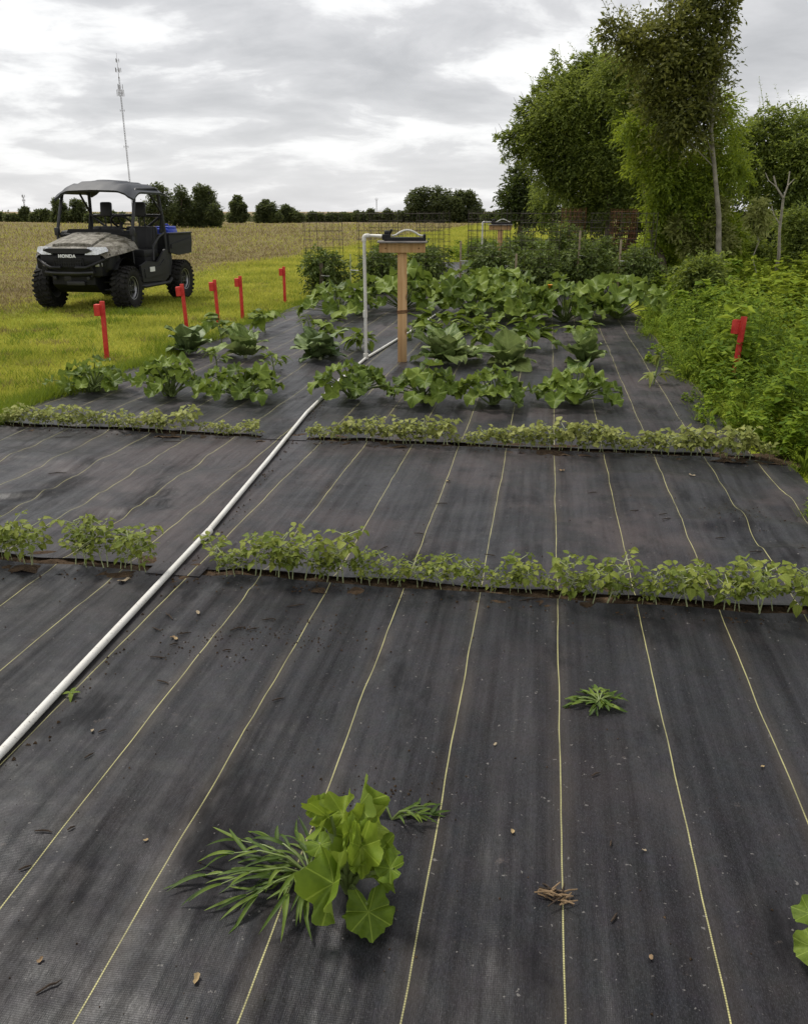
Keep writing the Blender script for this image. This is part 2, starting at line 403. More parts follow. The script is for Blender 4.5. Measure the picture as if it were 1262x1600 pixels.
def fast(name, V, Fa, mat, parent=None, smooth=False):
    V = np.ascontiguousarray(V, dtype=np.float32); Fa = np.ascontiguousarray(Fa, dtype=np.int32)
    me = bpy.data.meshes.new(name); n, k = Fa.shape
    me.vertices.add(len(V)); me.vertices.foreach_set('co', V.ravel())
    me.loops.add(n * k); me.loops.foreach_set('vertex_index', Fa.ravel())
    me.polygons.add(n); me.polygons.foreach_set('loop_start', np.arange(0, n * k, k, dtype=np.int32))
    try: me.polygons.foreach_set('loop_total', np.full(n, k, dtype=np.int32))
    except Exception: pass
    me.polygons.foreach_set('use_smooth', np.full(n, smooth))
    me.update(calc_edges=True); me.materials.append(M(mat))
    return link(bpy.data.objects.new(name, me), parent)

PIPE = [(-1.37, .5), (-1.43, 1.74), (-1.47, 2.6), (-1.51, 3.47), (-1.61, 4.7), (-1.72, 5.94), (-1.77, 7.2), (-1.79, 8.42), (-1.72, 9.5), (-1.62, 11.0), (-1.5, 14), (-1.36, 18.2)]
_PX, _PY = [p[0] for p in PIPE], [p[1] for p in PIPE]
def fz(x, y):
    return fz0(x, y) * min(1, max(.06, abs(x - float(np.interp(y, _PY, _PX))) / .3 - .08))
def fz0(x, y):
    """height of the fabric sheets: shallow ripples, lumps and a few folds"""
    z = .014 * (noise.noise(Vector((x * 1.1, y * .8, 0))))
    z += .008 * noise.noise(Vector((x * 5.5, y * .7, 3)))
    a = max(0, noise.noise(Vector((x * .9 + 7, y * .9, 5))))
    z += .016 * a * noise.noise(Vector((x * 2.4 + y * 1.2, y * 3.6 - x * .7, 9)))
    w = noise.noise(Vector((x * 1.3 + 5, y * 1.0 + 2, 31)))
    z += .012 * max(0, 1 - abs(w) * 9) * max(0, noise.noise(Vector((x * .8, y * .8, 35))) + .25)
    w = noise.noise(Vector((x * .8 + y * .35, y * 2.1, 51)))
    z += .014 * max(0, 1 - abs(w) * 7) * max(0, noise.noise(Vector((x * .9, y * .9, 55))) + .1)
    if 3.1 < y < 5.1:
        k = min(1, (y - 3.1) / .4, (5.1 - y) / .4)
        left = 1 if x < -1.7 else .45
        z += k * left * .024 * noise.noise(Vector((x * 1.5, y * 3.2, 11))) + k * left * .016 * noise.noise(Vector((x * 2 + y * 2, y * 7 - x * 2.5, 15)))
        if x > .7: z += k * .05 * min(1, (x - .7) / .3) * (noise.noise(Vector((x * 3, y * 3.3, 21))) + .15)
    return z

# ------------------------------------------------------------------ ground
def build_ground():
    # one sheet to the horizon; a little finer close by, dead level apart from tiny undulation
    xs = [-2500, -900, -400, -200, -120] + list(np.arange(-60, 61, 4)) + [120, 200, 400, 900, 2500]
    ys = [-60, -30] + list(np.arange(-12, 60, 4)) + [70, 90, 110, 140, 180, 260, 400, 900, 2500]
    m = MB(); m.grid([[(x, y, -.045) for x in xs] for y in ys])
    o = m.build('ground', 'ground_turf_and_field'); tag(o, 'level ground of green turf running into a dry brown field', 'ground', kind='structure')
build_ground()

ROWA, ROWB = 3.05, 5.25
XL, XR = -3.95, 1.34
def sheet(name, x0, x1, y0, y1, sx, sy, lift0=0., lift1=0., label='', ragged=True):
    """a sheet of fabric with raised cut edges; lift0 at the near edge, lift1 at the far edge"""
    nx = max(2, int((x1 - x0) / sx)); ny = max(2, int((y1 - y0) / sy)); rows = []
    for j in range(ny + 1):
        y = y0 + (y1 - y0) * j / ny; row = []
        for i in range(nx + 1):
            x = x0 + (x1 - x0) * i / nx
            yy = y
            e0, e1 = (y - y0), (y1 - y)
            z = fz(x, y)
            pg = min(1, max(0, abs(x + (1.48 if y < 4.2 else 1.68)) - .17) / .1)
            if lift0 and e0 < .12:
                k = (1 - e0 / .12) ** 2; z += pg * lift0 * k * (.55 + .9 * (noise.noise(Vector((x * 2.3, 1, 40))) + .5)); yy += .022 * k * noise.noise(Vector((x * 3.1, 2, 41)))
            if lift1 and e1 < .12:
                k = (1 - e1 / .12) ** 2; z += pg * lift1 * k * (.5 + noise.noise(Vector((x * 2.3, 5, 42)))); yy += .02 * k * noise.noise(Vector((x * 3.1, 3, 43)))
            xx = x
            if ragged:
                if i == 0: xx += .06 * noise.noise(Vector((3, y * 1.3, 4)))
                if i == nx: xx += .08 * noise.noise(Vector((9, y * 1.3, 4)))
            row.append((xx, yy, z))
        rows.append(row)
    m = MB(); m.grid(rows); o = m.build(name, 'woven_fabric', angle=180)
    return tag(o, label, 'fabric', kind='structure')
XLN = -4.6
sheet('fabric_front', -2.9, 1.55, .15, ROWA - .028, .025, .025, 0, .010, 'black woven weed barrier with pale yellow stripes, foreground sheet')
sheet('fabric_middle', XL, 1.5, ROWA + .03, ROWB - .025, .025, .025, .012, .006, 'black woven weed barrier sheet between the two bean rows')
sheet('fabric_back', XL, XR, ROWB + .022, 26, .05, .06, .012, 0, 'black woven weed barrier sheet under the squash, cabbage and tomato plants')
# bridge of fabric where the pipe crosses the slits
for (yy, a, b, nm) in ((ROWA, -1.60, -1.36, 'fabric_strip'), (ROWB, -1.84, -1.52, 'fabric_strip')):
    m = MB(); rows = []
    for j in range(9):
        y = yy - .055 + .11 * j / 8
        rows.append([(a + (b - a) * i / 8, y, fz(a + (b - a) * i / 8, y) + .004) for i in range(9)])
    m.grid(rows); o = m.build(nm, 'woven_fabric', angle=180)
    tag(o, 'strip of woven fabric bridging the planting slit under the pipe, ' + ('near row' if yy == ROWA else 'far row'), 'fabric', kind='structure')
def soil_bed():
    m = MB()
    for (y, x0, x1) in ((ROWA, -2.9, 1.55), (ROWB, XL, 1.75)):
        rows = []
        for j in range(9):
            yy = y - .12 + .24 * j / 8; row = []
            for i in range(int((x1 - x0) / .025)):
                x = x0 + i * .025
                row.append((x, yy, -.004 + .016 * noise.noise(Vector((x * 11, yy * 11, 2))) + .008 * noise.noise(Vector((x * 37, yy * 37, 5)))))
            rows.append(row)
        m.grid(rows)
    o = m.build('soil', 'soil', angle=180); tag(o, 'dark crumbly soil showing in the planting slits', 'soil', kind='structure')
soil_bed()

# ------------------------------------------------------------------ leaf meshes (shared)
def with_uv(name, verts, faces, uvs, mat, smooth=True):
    me = bpy.data.meshes.new(name); me.from_pydata(verts, [], faces)
    ul = me.uv_layers.new(name='uv')
    k = 0
    for f in uvs:
        for c in f: ul.data[k].uv = c; k += 1
    if smooth: me.shade_smooth()
    me.materials.append(M(mat)); return me

def polar_leaf(name, mat, seed, size=1., fold=0., cup=.12, ruffle=.05, lobes=5, na=40, depth=.06, tk=1.):
    """squash-type leaf: stalk joins near the back notch, five shallow lobes, toothed edge. Tip along +X, ~size long"""
    rng = random.Random(seed); vs = []; fs = []; uv = []
    rings = (.0, .3, .58, .82, 1.0); ph = rng.uniform(0, 6)
    def pt(r, th):
        t = th / math.pi
        lob = 1 - depth * (.5 - .5 * math.cos(lobes * th)) * (1 - .2 * abs(t))
        notch = 1 - .5 * math.exp(-((abs(th) - math.pi) / .24) ** 2)
        tooth = 1 + tk * (.03 * math.sin(13 * th + ph) + .018 * math.sin(19 * th + ph * 2))
        rad = .5 * size * lob * notch * (tooth if r == 1 else 1) * (1 + .04 * math.cos(th))
        x, y = r * rad * math.cos(th), r * rad * math.sin(th)
        z = size * (cup * r * r * (.8 + .3 * math.cos(2 * th)) + ruffle * r * r * math.sin(lobes * th * 1.0 + ph) + ruffle * .55 * r ** 3 * math.sin(7 * th + ph * 3))
        z -= size * .10 * (1 - abs(math.cos(lobes / 2 * th))) * r * .5
        z += math.sin(math.atan(fold)) * abs(y) - .12 * size * max(0, x / (.5 * size)) ** 2
        y *= math.cos(math.atan(fold))
        return (x + .12 * size, y, z)
    idx = {}
    for ri, r in enumerate(rings):
        for k in range(na):
            th = -math.pi + 2 * math.pi * k / na
            if ri == 0:
                if k == 0: idx[0, 0] = len(vs); vs.append(pt(0, 0))
                idx[0, k] = idx[0, 0]
            else: idx[ri, k] = len(vs); vs.append(pt(r, th))
    for ri in range(4):
        for k in range(na):
            k2 = (k + 1) % na; a, b = k / na, (k + 1) / na
            if ri == 0: fs.append((idx[0, 0], idx[1, k], idx[1, k2])); uv.append(((a, 0), (a, rings[1]), (b, rings[1])))
            else:
                fs.append((idx[ri, k], idx[ri + 1, k], idx[ri + 1, k2], idx[ri, k2]))
                uv.append(((a, rings[ri]), (a, rings[ri + 1]), (b, rings[ri + 1]), (b, rings[ri])))
    return with_uv(name, vs, fs, uv, mat)

def blade_leaf(name, mat, L=1., W=.5, nl=5, nw=2, cup=.2, droop=.3, wave=.0, power=.8, peak=.42, seed=0, start=0.):
    """simple leaf along +X, width profile peaked at `peak`, folded by cup, tip drooping"""
    rng = random.Random(seed); ph = rng.uniform(0, 6); rows = []; uvr = []
    for i in range(nl + 1):
        t = i / nl
        w = W / 2 * (math.sin(math.pi * t ** (math.log(.5) / math.log(peak))) ** power if 0 < t < 1 else .02)
        if i == 0: w = max(w, W * start / 2)
        row = []; ur = []
        for j in range(-nw, nw + 1):
            s = j / nw
            y = s * w; x = start * .0 + L * t
            z = cup * abs(s) * w - droop * L * t * t + wave * L * s * s * math.sin(t * 9 + ph + (1 if s > 0 else 3))
            row.append((x, y, z)); ur.append((s, t))
        rows.append(row); uvr.append(ur)
    vs = [p for r in rows for p in r]; m = 2 * nw + 1; fs = []; uv = []
    for i in range(nl):
        for k in range(m - 1):
            fs.append((i * m + k, (i + 1) * m + k, (i + 1) * m + k + 1, i * m + k + 1))
            uv.append((uvr[i][k], uvr[i + 1][k], uvr[i + 1][k + 1], uvr[i][k + 1]))
    return vs, fs, uv

def merge_leaf(name, mat, pieces):
    V, Fc, U = [], [], []
    for (vs, fs, uv), Mx in pieces:
        b = len(V); V += [tuple(Mx @ Vector(p)) for p in vs]; Fc += [tuple(i + b for i in f) for f in fs]; U += uv
    return with_uv(name, V, Fc, U, mat)
I4 = Matrix.Identity(4)
def RZ(a): return Matrix.Rotation(a, 4, 'Z')
def RY(a): return Matrix.Rotation(a, 4, 'Y')
def RX(a): return Matrix.Rotation(a, 4, 'X')
def TR(*p): return Matrix.Translation(p if len(p) == 3 else p[0])

SQ = [polar_leaf('squash_leaf', 'squash_leaf', s, 1, fold=f, cup=c, ruffle=r) for s, f, c, r in ((1, .15, .10, .08), (2, .35, .05, .09), (3, .0, .18, .10), (4, .6, .0, .08), (5, .2, -.10, .10), (6, .4, .14, .08))]
SQB = [polar_leaf('squash_leaf', 'squash_leaf_bright', s, 1, fold=f, cup=c, ruffle=r, na=60, depth=.17, tk=1.5) for s, f, c, r in ((11, .6, .05, .10), (12, 1.2, .03, .11), (13, .15, .08, .08), (14, 2.2, .0, .10))]
def bean_leaf(name, mat, seed, w=.75):
    rng = random.Random(seed)
    P = []
    for a, l, off in ((0, 1., .25), (1.25, .85, .1), (-1.25, .85, .1)):
        b = blade_leaf('', mat, L=.62 * l, W=w * .62 * l, nl=4, nw=1, cup=.35 + rng.uniform(-.1, .3), droop=.15 + rng.uniform(-.15, .35), wave=.05, power=.62, peak=.38, seed=seed + int(a * 10))
        P.append((b, RZ(a + rng.uniform(-.15, .15)) @ TR((off, 0, 0)) @ RX(rng.uniform(-.4, .4)) @ RY(rng.uniform(-.1, .5))))
    return merge_leaf(name, mat, P)
BN = [bean_leaf('bean_leaf', 'bean_leaf', s) for s in range(5)]
BNP = [bean_leaf('bean_leaf', 'bean_leaf_pale', s + 20, .95) for s in range(5)]
PP = [merge_leaf('pepper_leaf', 'pepper_leaf', [(blade_leaf('', '', 1, .45, 5, 1, .35, d, .02, .8, .4, s), I4)]) for s, d in enumerate((.1, .3, .5, .75))]
PPY = [merge_leaf('pepper_leaf', 'pepper_leaf_yellow', [(blade_leaf('', '', 1, .4, 5, 1, .4, d, .02, .8, .4, s), I4)]) for s, d in enumerate((.3, .6, .9))]
EG = [merge_leaf('eggplant_leaf', 'pepper_leaf', [(blade_leaf('', '', 1, .68, 6, 2, .25, d, .035, .65, .42, s), I4)]) for s, d in enumerate((.15, .35, .6))]
def cab_leaf(mat, seed, curl):
    # broad rounded leaf rising, ruffled rim, rolled back at the top
    rng = random.Random(seed); ph = rng.uniform(0, 6); rows = []; uvr = []
    nl, nw = 8, 4
    for i in range(nl + 1):
        t = i / nl; w = .46 * (math.sin(math.pi * (.12 + .80 * t) ** .9) ** .55) * (1 if i < nl else .72)
        row = []; ur = []
        for j in range(-nw, nw + 1):
            s = j / nw
            z = .34 * w * s * s * (1.1 - .5 * t) - curl * t ** 3 + .085 * s * s * math.sin(9 * t + ph + s * 3) + .05 * t * math.sin(7 * s + ph) + .02 * math.sin(14 * t + 5 * s)
            row.append((t * (1 - .10 * s * s), s * w, z)); ur.append((s, t))
        rows.append(row); uvr.append(ur)
    vs = [p for r in rows for p in r]; m = 2 * nw + 1; fs = []; uv = []
    for i in range(nl):
        for k in range(m - 1):
            fs.append((i * m + k, (i + 1) * m + k, (i + 1) * m + k + 1, i * m + k + 1)); uv.append((uvr[i][k], uvr[i + 1][k], uvr[i + 1][k + 1], uvr[i][k + 1]))
    return with_uv('cabbage_leaf', vs, fs, uv, mat)
CB = [cab_leaf('cabbage_leaf', s, c) for s, c in ((1, .22), (2, .35), (3, .5), (4, .12))]
CBB = [cab_leaf('cabbage_leaf_blue', s, c) for s, c in ((1, .22), (2, .35), (3, .5), (4, .12))]

def put(name, me, root, Mx):
    o = bpy.data.objects.new(name, me); link(o, root); o.matrix_basis = Mx; return o
def facing(pos, tip, nrm, size):
    """matrix with +X along tip and +Z near nrm"""
    x = Vector(tip).normalized(); z = Vector(nrm); z = (z - x * z.dot(x))
    z = z.normalized() if z.length > 1e-6 else x.orthogonal().normalized()
    y = z.cross(x)
    m = Matrix((x, y, z)).transposed().to_4x4()
    sc = Matrix.Diagonal((size[0], size[1], size[2], 1)) if isinstance(size, tuple) else Matrix.Scale(size, 4)
    return TR(pos) @ m @ sc
def curve_pts(a, b, sag, n=5):
    a, b = Vector(a), Vector(b); return [a.lerp(b, i / n) + Vector((0, 0, sag * math.sin(math.pi * i / n))) for i in range(n + 1)]

# ------------------------------------------------------------------ crop plants
def squash(label, x, y, Rr, Hh, n, size, seed, leaves=SQ, group='squash plants', flowers=0, sx=1., sy=1., name='squash_plant'):
    rng = random.Random(seed); root = thing(name, label, 'plant', (x, y, fz(x, y)), 0, group)
    st = MB()
    for i in range(n):
        a = i * 2.39996 + rng.uniform(-.35, .35); q = math.sqrt((i + .4) / n)
        rad = Rr * q * rng.uniform(.82, 1.1)
        z = Hh * (1 - .72 * q ** 1.8) * rng.uniform(.72, 1.12) + .03
        p = Vector((math.cos(a) * rad * sx, math.sin(a) * rad * sy, z))
        tip = Vector((math.cos(a), math.sin(a), -.15 - .55 * q + rng.uniform(-.3, .35))) + Vector((rng.uniform(-.5, .5), rng.uniform(-.5, .5), 0))
        nr = Vector((math.cos(a) * .55 * q + rng.uniform(-.4, .4), math.sin(a) * .55 * q + rng.uniform(-.4, .4), 1))
        s = size * rng.uniform(.62, 1.12) * (1 - .12 * q)
        put('leaf', rng.choice(leaves), root, facing(p, tip, nr, s))
        bx = Vector((rng.uniform(-.04, .04), rng.uniform(-.04, .04), .01))
        st.tube([bx, bx.lerp(p, .5) + Vector((0, 0, .05 * Hh + .015)), p + Vector((0, 0, .0))], [.008, .006, .004], 5, False)
    st.build('stem', 'stem_green', root)
    for k in range(flowers):
        a = rng.uniform(0, 6.28); fm = MB()
        fm.lathe([(.006, 0), (.012, .03), (.035, .055), (.05, .06)], (math.cos(a) * Rr * .4, math.sin(a) * Rr * .4 - .1, Hh * .85), seg=10); fm.build('flower', 'flower', root)
    return root

def cabbage(label, x, y, Rr, seed, leaves=CB, n=13, tall=1., group='cabbages'):
    rng = random.Random(seed); root = thing('cabbage', label, 'plant', (x, y, fz(x, y)), rng.uniform(0, 6), group)
    for i in range(n):
        a = i * 2.39996 + rng.uniform(-.35, .35); q = i / (n - 1)          # outer to inner
        el = R((8 + 70 * q ** .8) + rng.uniform(-8, 12)); L = Rr * (1.0 - .18 * q) * rng.uniform(.72, 1.25)
        d = Vector((math.cos(a) * math.cos(el), math.sin(a) * math.cos(el), math.sin(el) * tall))
        nr = Vector((-math.cos(a) * math.sin(el) + rng.uniform(-.25, .25), -math.sin(a) * math.sin(el) + rng.uniform(-.25, .25), math.cos(el)))
        put('leaf', rng.choice(leaves), root, facing(d * .02 + Vector((0, 0, .015 + .03 * q)), d, nr, (L, L * rng.uniform(.75, 1.05), L)))
    m = MB(); m.tube([(0, 0, -.02), (0, 0, .09)], [.018, .02], 8); m.build('stem', 'stem_pale', root)
    return root

def bushy(name, label, x, y, Hh, Rr, n, leaves, ls, seed, group, cat='plant', stem='stem_green'):
    rng = random.Random(seed); root = thing(name, label, cat, (x, y, fz(x, y)), rng.uniform(0, 6), group)
    st = MB(); lean = Vector((rng.uniform(-.04, .04), rng.uniform(-.04, .04), 0)); top = Vector((0, 0, Hh * .8)) + lean
    st.tube([(0, 0, -.02), top * .5, top], [.007, .006, .003], 6)
    nb = max(3, n // 5); tips = []
    for b in range(nb):
        a = b * 2.4 + rng.uniform(-.3, .3); h0 = rng.uniform(.2, .75)
        p0 = top * h0; p1 = p0 + Vector((math.cos(a) * Rr * .6, math.sin(a) * Rr * .6, Hh * .28 * rng.uniform(.4, 1.1)))
        st.tube([p0, p0.lerp(p1, .5) + Vector((0, 0, .012)), p1], [.004, .003, .002], 5, False); tips.append((p0, p1, a))
    st.build('stem', stem, root)
    for i in range(n):
        p0, p1, a = tips[i % nb]; t = rng.uniform(.35, 1.05)
        p = p0.lerp(p1, t) if i % 6 else top * rng.uniform(.75, 1.08)
        aa = a + rng.uniform(-1.2, 1.2); el = rng.uniform(-.45, .75)
        d = Vector((math.cos(aa), math.sin(aa), el))
        put('leaf', rng.choice(leaves), root, facing(p, d, (rng.uniform(-.4, .4), rng.uniform(-.4, .4), 1), ls * rng.uniform(.6, 1.15)))
    return root

# front row of squash
for args in (
    ('sprawling squash plant half swallowed by the lawn grass at the fabric edge', -3.72, 6.45, .34, .22, 30, .17, 1),
    ('squash plant with upright leaves, second from the lawn in the front squash row', -3.02, 6.42, .28, .27, 30, .17, 2),
    ('low spreading squash plant between the upright squash and the white pipe', -2.38, 6.42, .34, .24, 34, .18, 3),
    ('squash plant growing across the white pipe on the ground', -1.50, 6.50, .32, .28, 30, .18, 4),
    ('squash plant in front of the wooden sprinkler post, next to the piped one', -.90, 6.45, .29, .26, 32, .17, 5),
    ('squash plant in the front row between two others and before a pale cabbage', -.35, 6.50, .28, .24, 32, .17, 6),
    ('lone squash plant at the weedy end of the front squash row', .28, 6.58, .32, .24, 32, .18, 7)):
    squash(*args, group='squash plants in the front row', sy=.85)
# cabbage row
cabbage('dark blue-green cabbage below the pair of red stakes at the lawn edge', -3.72, 8.45, .30, 11, CBB, 15, 1.05)
cabbage('tall cabbage with one big upright leaf beside the dark blue-green one', -3.02, 8.25, .33, 12, CB, 12, 1.25)
cabbage('open dark cabbage beside the white riser pipe on the lawn side', -2.24, 8.30, .33, 13, CBB, 16, 1.0)
cabbage('full round cabbage just right of the wooden post', -.95, 8.30, .37, 14, CB, 20, 1.0)
cabbage('cabbage with pale spreading leaves between the post and the last cabbage', -.32, 8.25, .34, 15, CB, 13, .85)
cabbage('cabbage with a cupped veiny leaf at the weedy end of its row', .42, 8.45, .31, 16, CB, 13, 1.05)
# peppers, eggplants and small plants between
G2 = 'pepper and eggplant plants among the cabbages'
for nm, lab, x, y, h, r, n, lv, ls, sd in (
    ('pepper_plant', 'small pepper plant between the two lawn-side squash plants and a cabbage', -3.38, 7.05, .20, .14, 20, PP, .12, 31),
    ('pepper_plant', 'small light green pepper plant standing alone beside the dark open cabbage', -2.52, 7.65, .20, .15, 26, PP, .10, 32),
    ('pepper_plant', 'pepper plant in front of the tall cabbage with the upright leaf', -3.12, 7.72, .22, .13, 22, PP, .11, 33),
    ('eggplant_plant', 'leafy eggplant behind the dark blue-green cabbage at the lawn', -3.70, 9.35, .38, .24, 34, EG, .17, 34),
    ('eggplant_plant', 'leafy eggplant at the foot of the red stakes beside the lawn', -3.45, 10.2, .36, .22, 30, EG, .16, 35),
    ('pepper_plant', 'spindly pepper seedling alone on bare fabric behind the cabbages', -2.95, 10.5, .24, .11, 12, PP, .11, 36),
    ('eggplant_plant', 'eggplant close behind the dark open cabbage', -2.42, 9.2, .36, .24, 32, EG, .16, 37),
    ('pepper_plant', 'dark pepper plant beside the white riser pipe', -1.98, 9.05, .26, .18, 30, PP, .15, 38),
    ('pepper_plant', 'small pepper plant behind the wooden post and riser', -1.55, 9.9, .24, .16, 22, PP, .14, 39),
    ('eggplant_plant', 'tall eggplant close behind the full round cabbage', -1.28, 9.75, .42, .26, 34, EG, .19, 40),
    ('eggplant_plant', 'dark eggplant between the round cabbage and the pale spreading one', -.66, 9.2, .42, .24, 36, EG, .18, 41),
    ('eggplant_plant', 'tall leafy eggplant behind the pale spreading cabbage', -.12, 9.35, .46, .26, 42, EG, .19, 42),
    ('eggplant_plant', 'small eggplant behind the cabbage with the cupped leaf', .42, 10.0, .30, .20, 22, EG, .16, 43),
    ('eggplant_plant', 'eggplant in the gap between the post and the back squash', -.95, 10.6, .36, .26, 30, EG, .18, 44),
    ):
    bushy(nm, lab, x, y, h, r, n, lv, ls, sd, G2)
bushy('pepper_plant', 'yellowing wilted pepper plant alone on bare fabric near the weeds', .98, 7.55, .30, .13, 15, PPY, .13, 45, None)

# back squash: big mounded plants
GB = 'large squash plants before the tomato cages'
for args, kw in (
    (('mounded squash plant at the lawn edge behind the eggplants', -2.95, 12.0, .55, .42, 34, .28, 51), {}),
    (('large squash mound behind the white riser pipe', -2.15, 13.0, .72, .58, 44, .34, 52), {}),
    (('tall squash mound right behind the wooden post', -1.05, 12.4, .62, .62, 44, .34, 53), {}),
    (('squash plant in the middle of the large mounded row', -.40, 11.8, .60, .50, 42, .28, 54), {}),
    (('squash mound showing one orange blossom', .28, 11.9, .60, .52, 46, .30, 55), dict(flowers=1)),
    (('large-leaved squash mound merging into the weeds', 1.02, 12.4, .68, .55, 44, .34, 56), {}),
    (('squash plant filling the back gap in the mounded row', -.75, 13.6, .60, .60, 36, .34, 57), {})):
    squash(*args, group=GB, **kw)

# ------------------------------------------------------------------ bean rows
def bean_proto(seed, Hh, leaves, ls, n):
    rng = random.Random(seed); root = thing('bean_plant', 'x', 'plant'); st = MB()
    lean = Vector((rng.uniform(-.35, .35), rng.uniform(-.35, .35), 1)) * Hh * .85
    st.tube([(0, 0, -.03), lean * .5 + Vector((rng.uniform(-.01, .01), 0, 0)), lean], [.0026, .0021, .0016], 5, False)
    for i in range(n):
        t = .38 + .62 * (i / max(1, n - 1)) ** .8; a = i * 2.5 + rng.uniform(-.5, .5); p0 = lean * t
        p = p0 + Vector((math.cos(a), math.sin(a), .5)) * rng.uniform(.015, .045) * (Hh / .17)
        st.tube([p0, p], [.0018, .0012], 4, False)
        d = Vector((math.cos(a), math.sin(a), rng.uniform(-.35, .7)))
        put('leaf', rng.choice(leaves), root, facing(p, d, (rng.uniform(-.7, .7), rng.uniform(-.5, .5), 1), ls * rng.uniform(.7, 1.2)))
    st.build('stem', 'stem_pale', root)
    return root
def copy_tree(o, parent=None):
    c = o.copy(); COL.objects.link(c); c.parent = parent
    for ch in o.children: copy_tree(ch, c)
    return c
def bean_row(protos, y, spots, label, group):
    for i, (x, dy, sc, rz) in enumerate(spots):
        pr = protos[i % len(protos)]
        if pr.get('used'): o = copy_tree(pr)
        else: o = pr; pr['used'] = 1
        o.location = (x, y + dy, -.012); o.rotation_euler = (0, 0, rz); o.scale = (sc,) * 3
        tag(o, label, 'plant', group)
def run(x0, x1, step, seed, prof, jit=.018):
    rng = random.Random(seed); out = []; x = x0
    while x < x1:
        s = prof(x)
        if s > 0: out.append((x + rng.uniform(-.015, .015), rng.uniform(-jit, jit), s * rng.uniform(.62, 1.25), rng.uniform(0, 6.28)))
        x += step * rng.uniform(.75, 1.25)
    return out
def profA(x):
    if x < -.72: return 1.0 - .1 * math.sin(x * 9)
    if x < -.02: return .70 + .14 * math.sin(x * 14)
    if x < .12: return .8
    return 1.0 + .18 * math.sin(x * 8 + 1) - .12 * math.sin(x * 19)
PA = [bean_proto(100 + i, .185, BN, .054, 11 + i % 3) for i in range(8)]
bean_row(PA, ROWA, run(-1.30, 1.42, .036, 5, profA, .032), 'young bean plant in the near slit, between the white pipe and the weeds', 'beans in the near slit beyond the pipe')
PA2 = [bean_proto(140 + i, .22, BN, .056, 13 + i % 2) for i in range(5)]
bean_row(PA2, ROWA - .03, run(-2.75, -2.10, .036, 6, lambda x: 1.0, .035), 'tall young bean plant in the darker clump of the near slit, across the pipe', 'beans in the dark clump across the pipe')
PA3 = [bean_proto(150 + i, .21, BN, .054, 12) for i in range(4)]
bean_row(PA3, ROWA - .02, run(-1.93, -1.60, .034, 7, lambda x: .95), 'young bean plant in the short clump beside the white pipe, near slit', 'beans in the short clump beside the pipe')
PB = [bean_proto(170 + i, .15, BNP, .057, 9 + i % 2) for i in range(8)]
bean_row(PB, ROWB, run(-1.50, 1.42, .042, 8, lambda x: 1.0 + .12 * math.sin(x * 6) + (.15 if x > .6 else 0) - (.35 if -.55 < x < -.42 else 0), .03), 'pale young bean plant in the far slit, between the white pipe and the weeds', 'beans in the far slit beyond the pipe')
PB2 = [bean_proto(190 + i, .145, BNP, .057, 9) for i in range(6)]
bean_row(PB2, ROWB + .02, run(-3.95, -1.86, .046, 9, lambda x: (.95 + .12 * math.sin(x * 7)) * (.75 if x > -2.2 else 1) * (0 if -2.36 < x < -2.30 else 1)), 'pale young bean plant in the far slit, between the white pipe and the lawn', 'beans in the far slit on the lawn side')
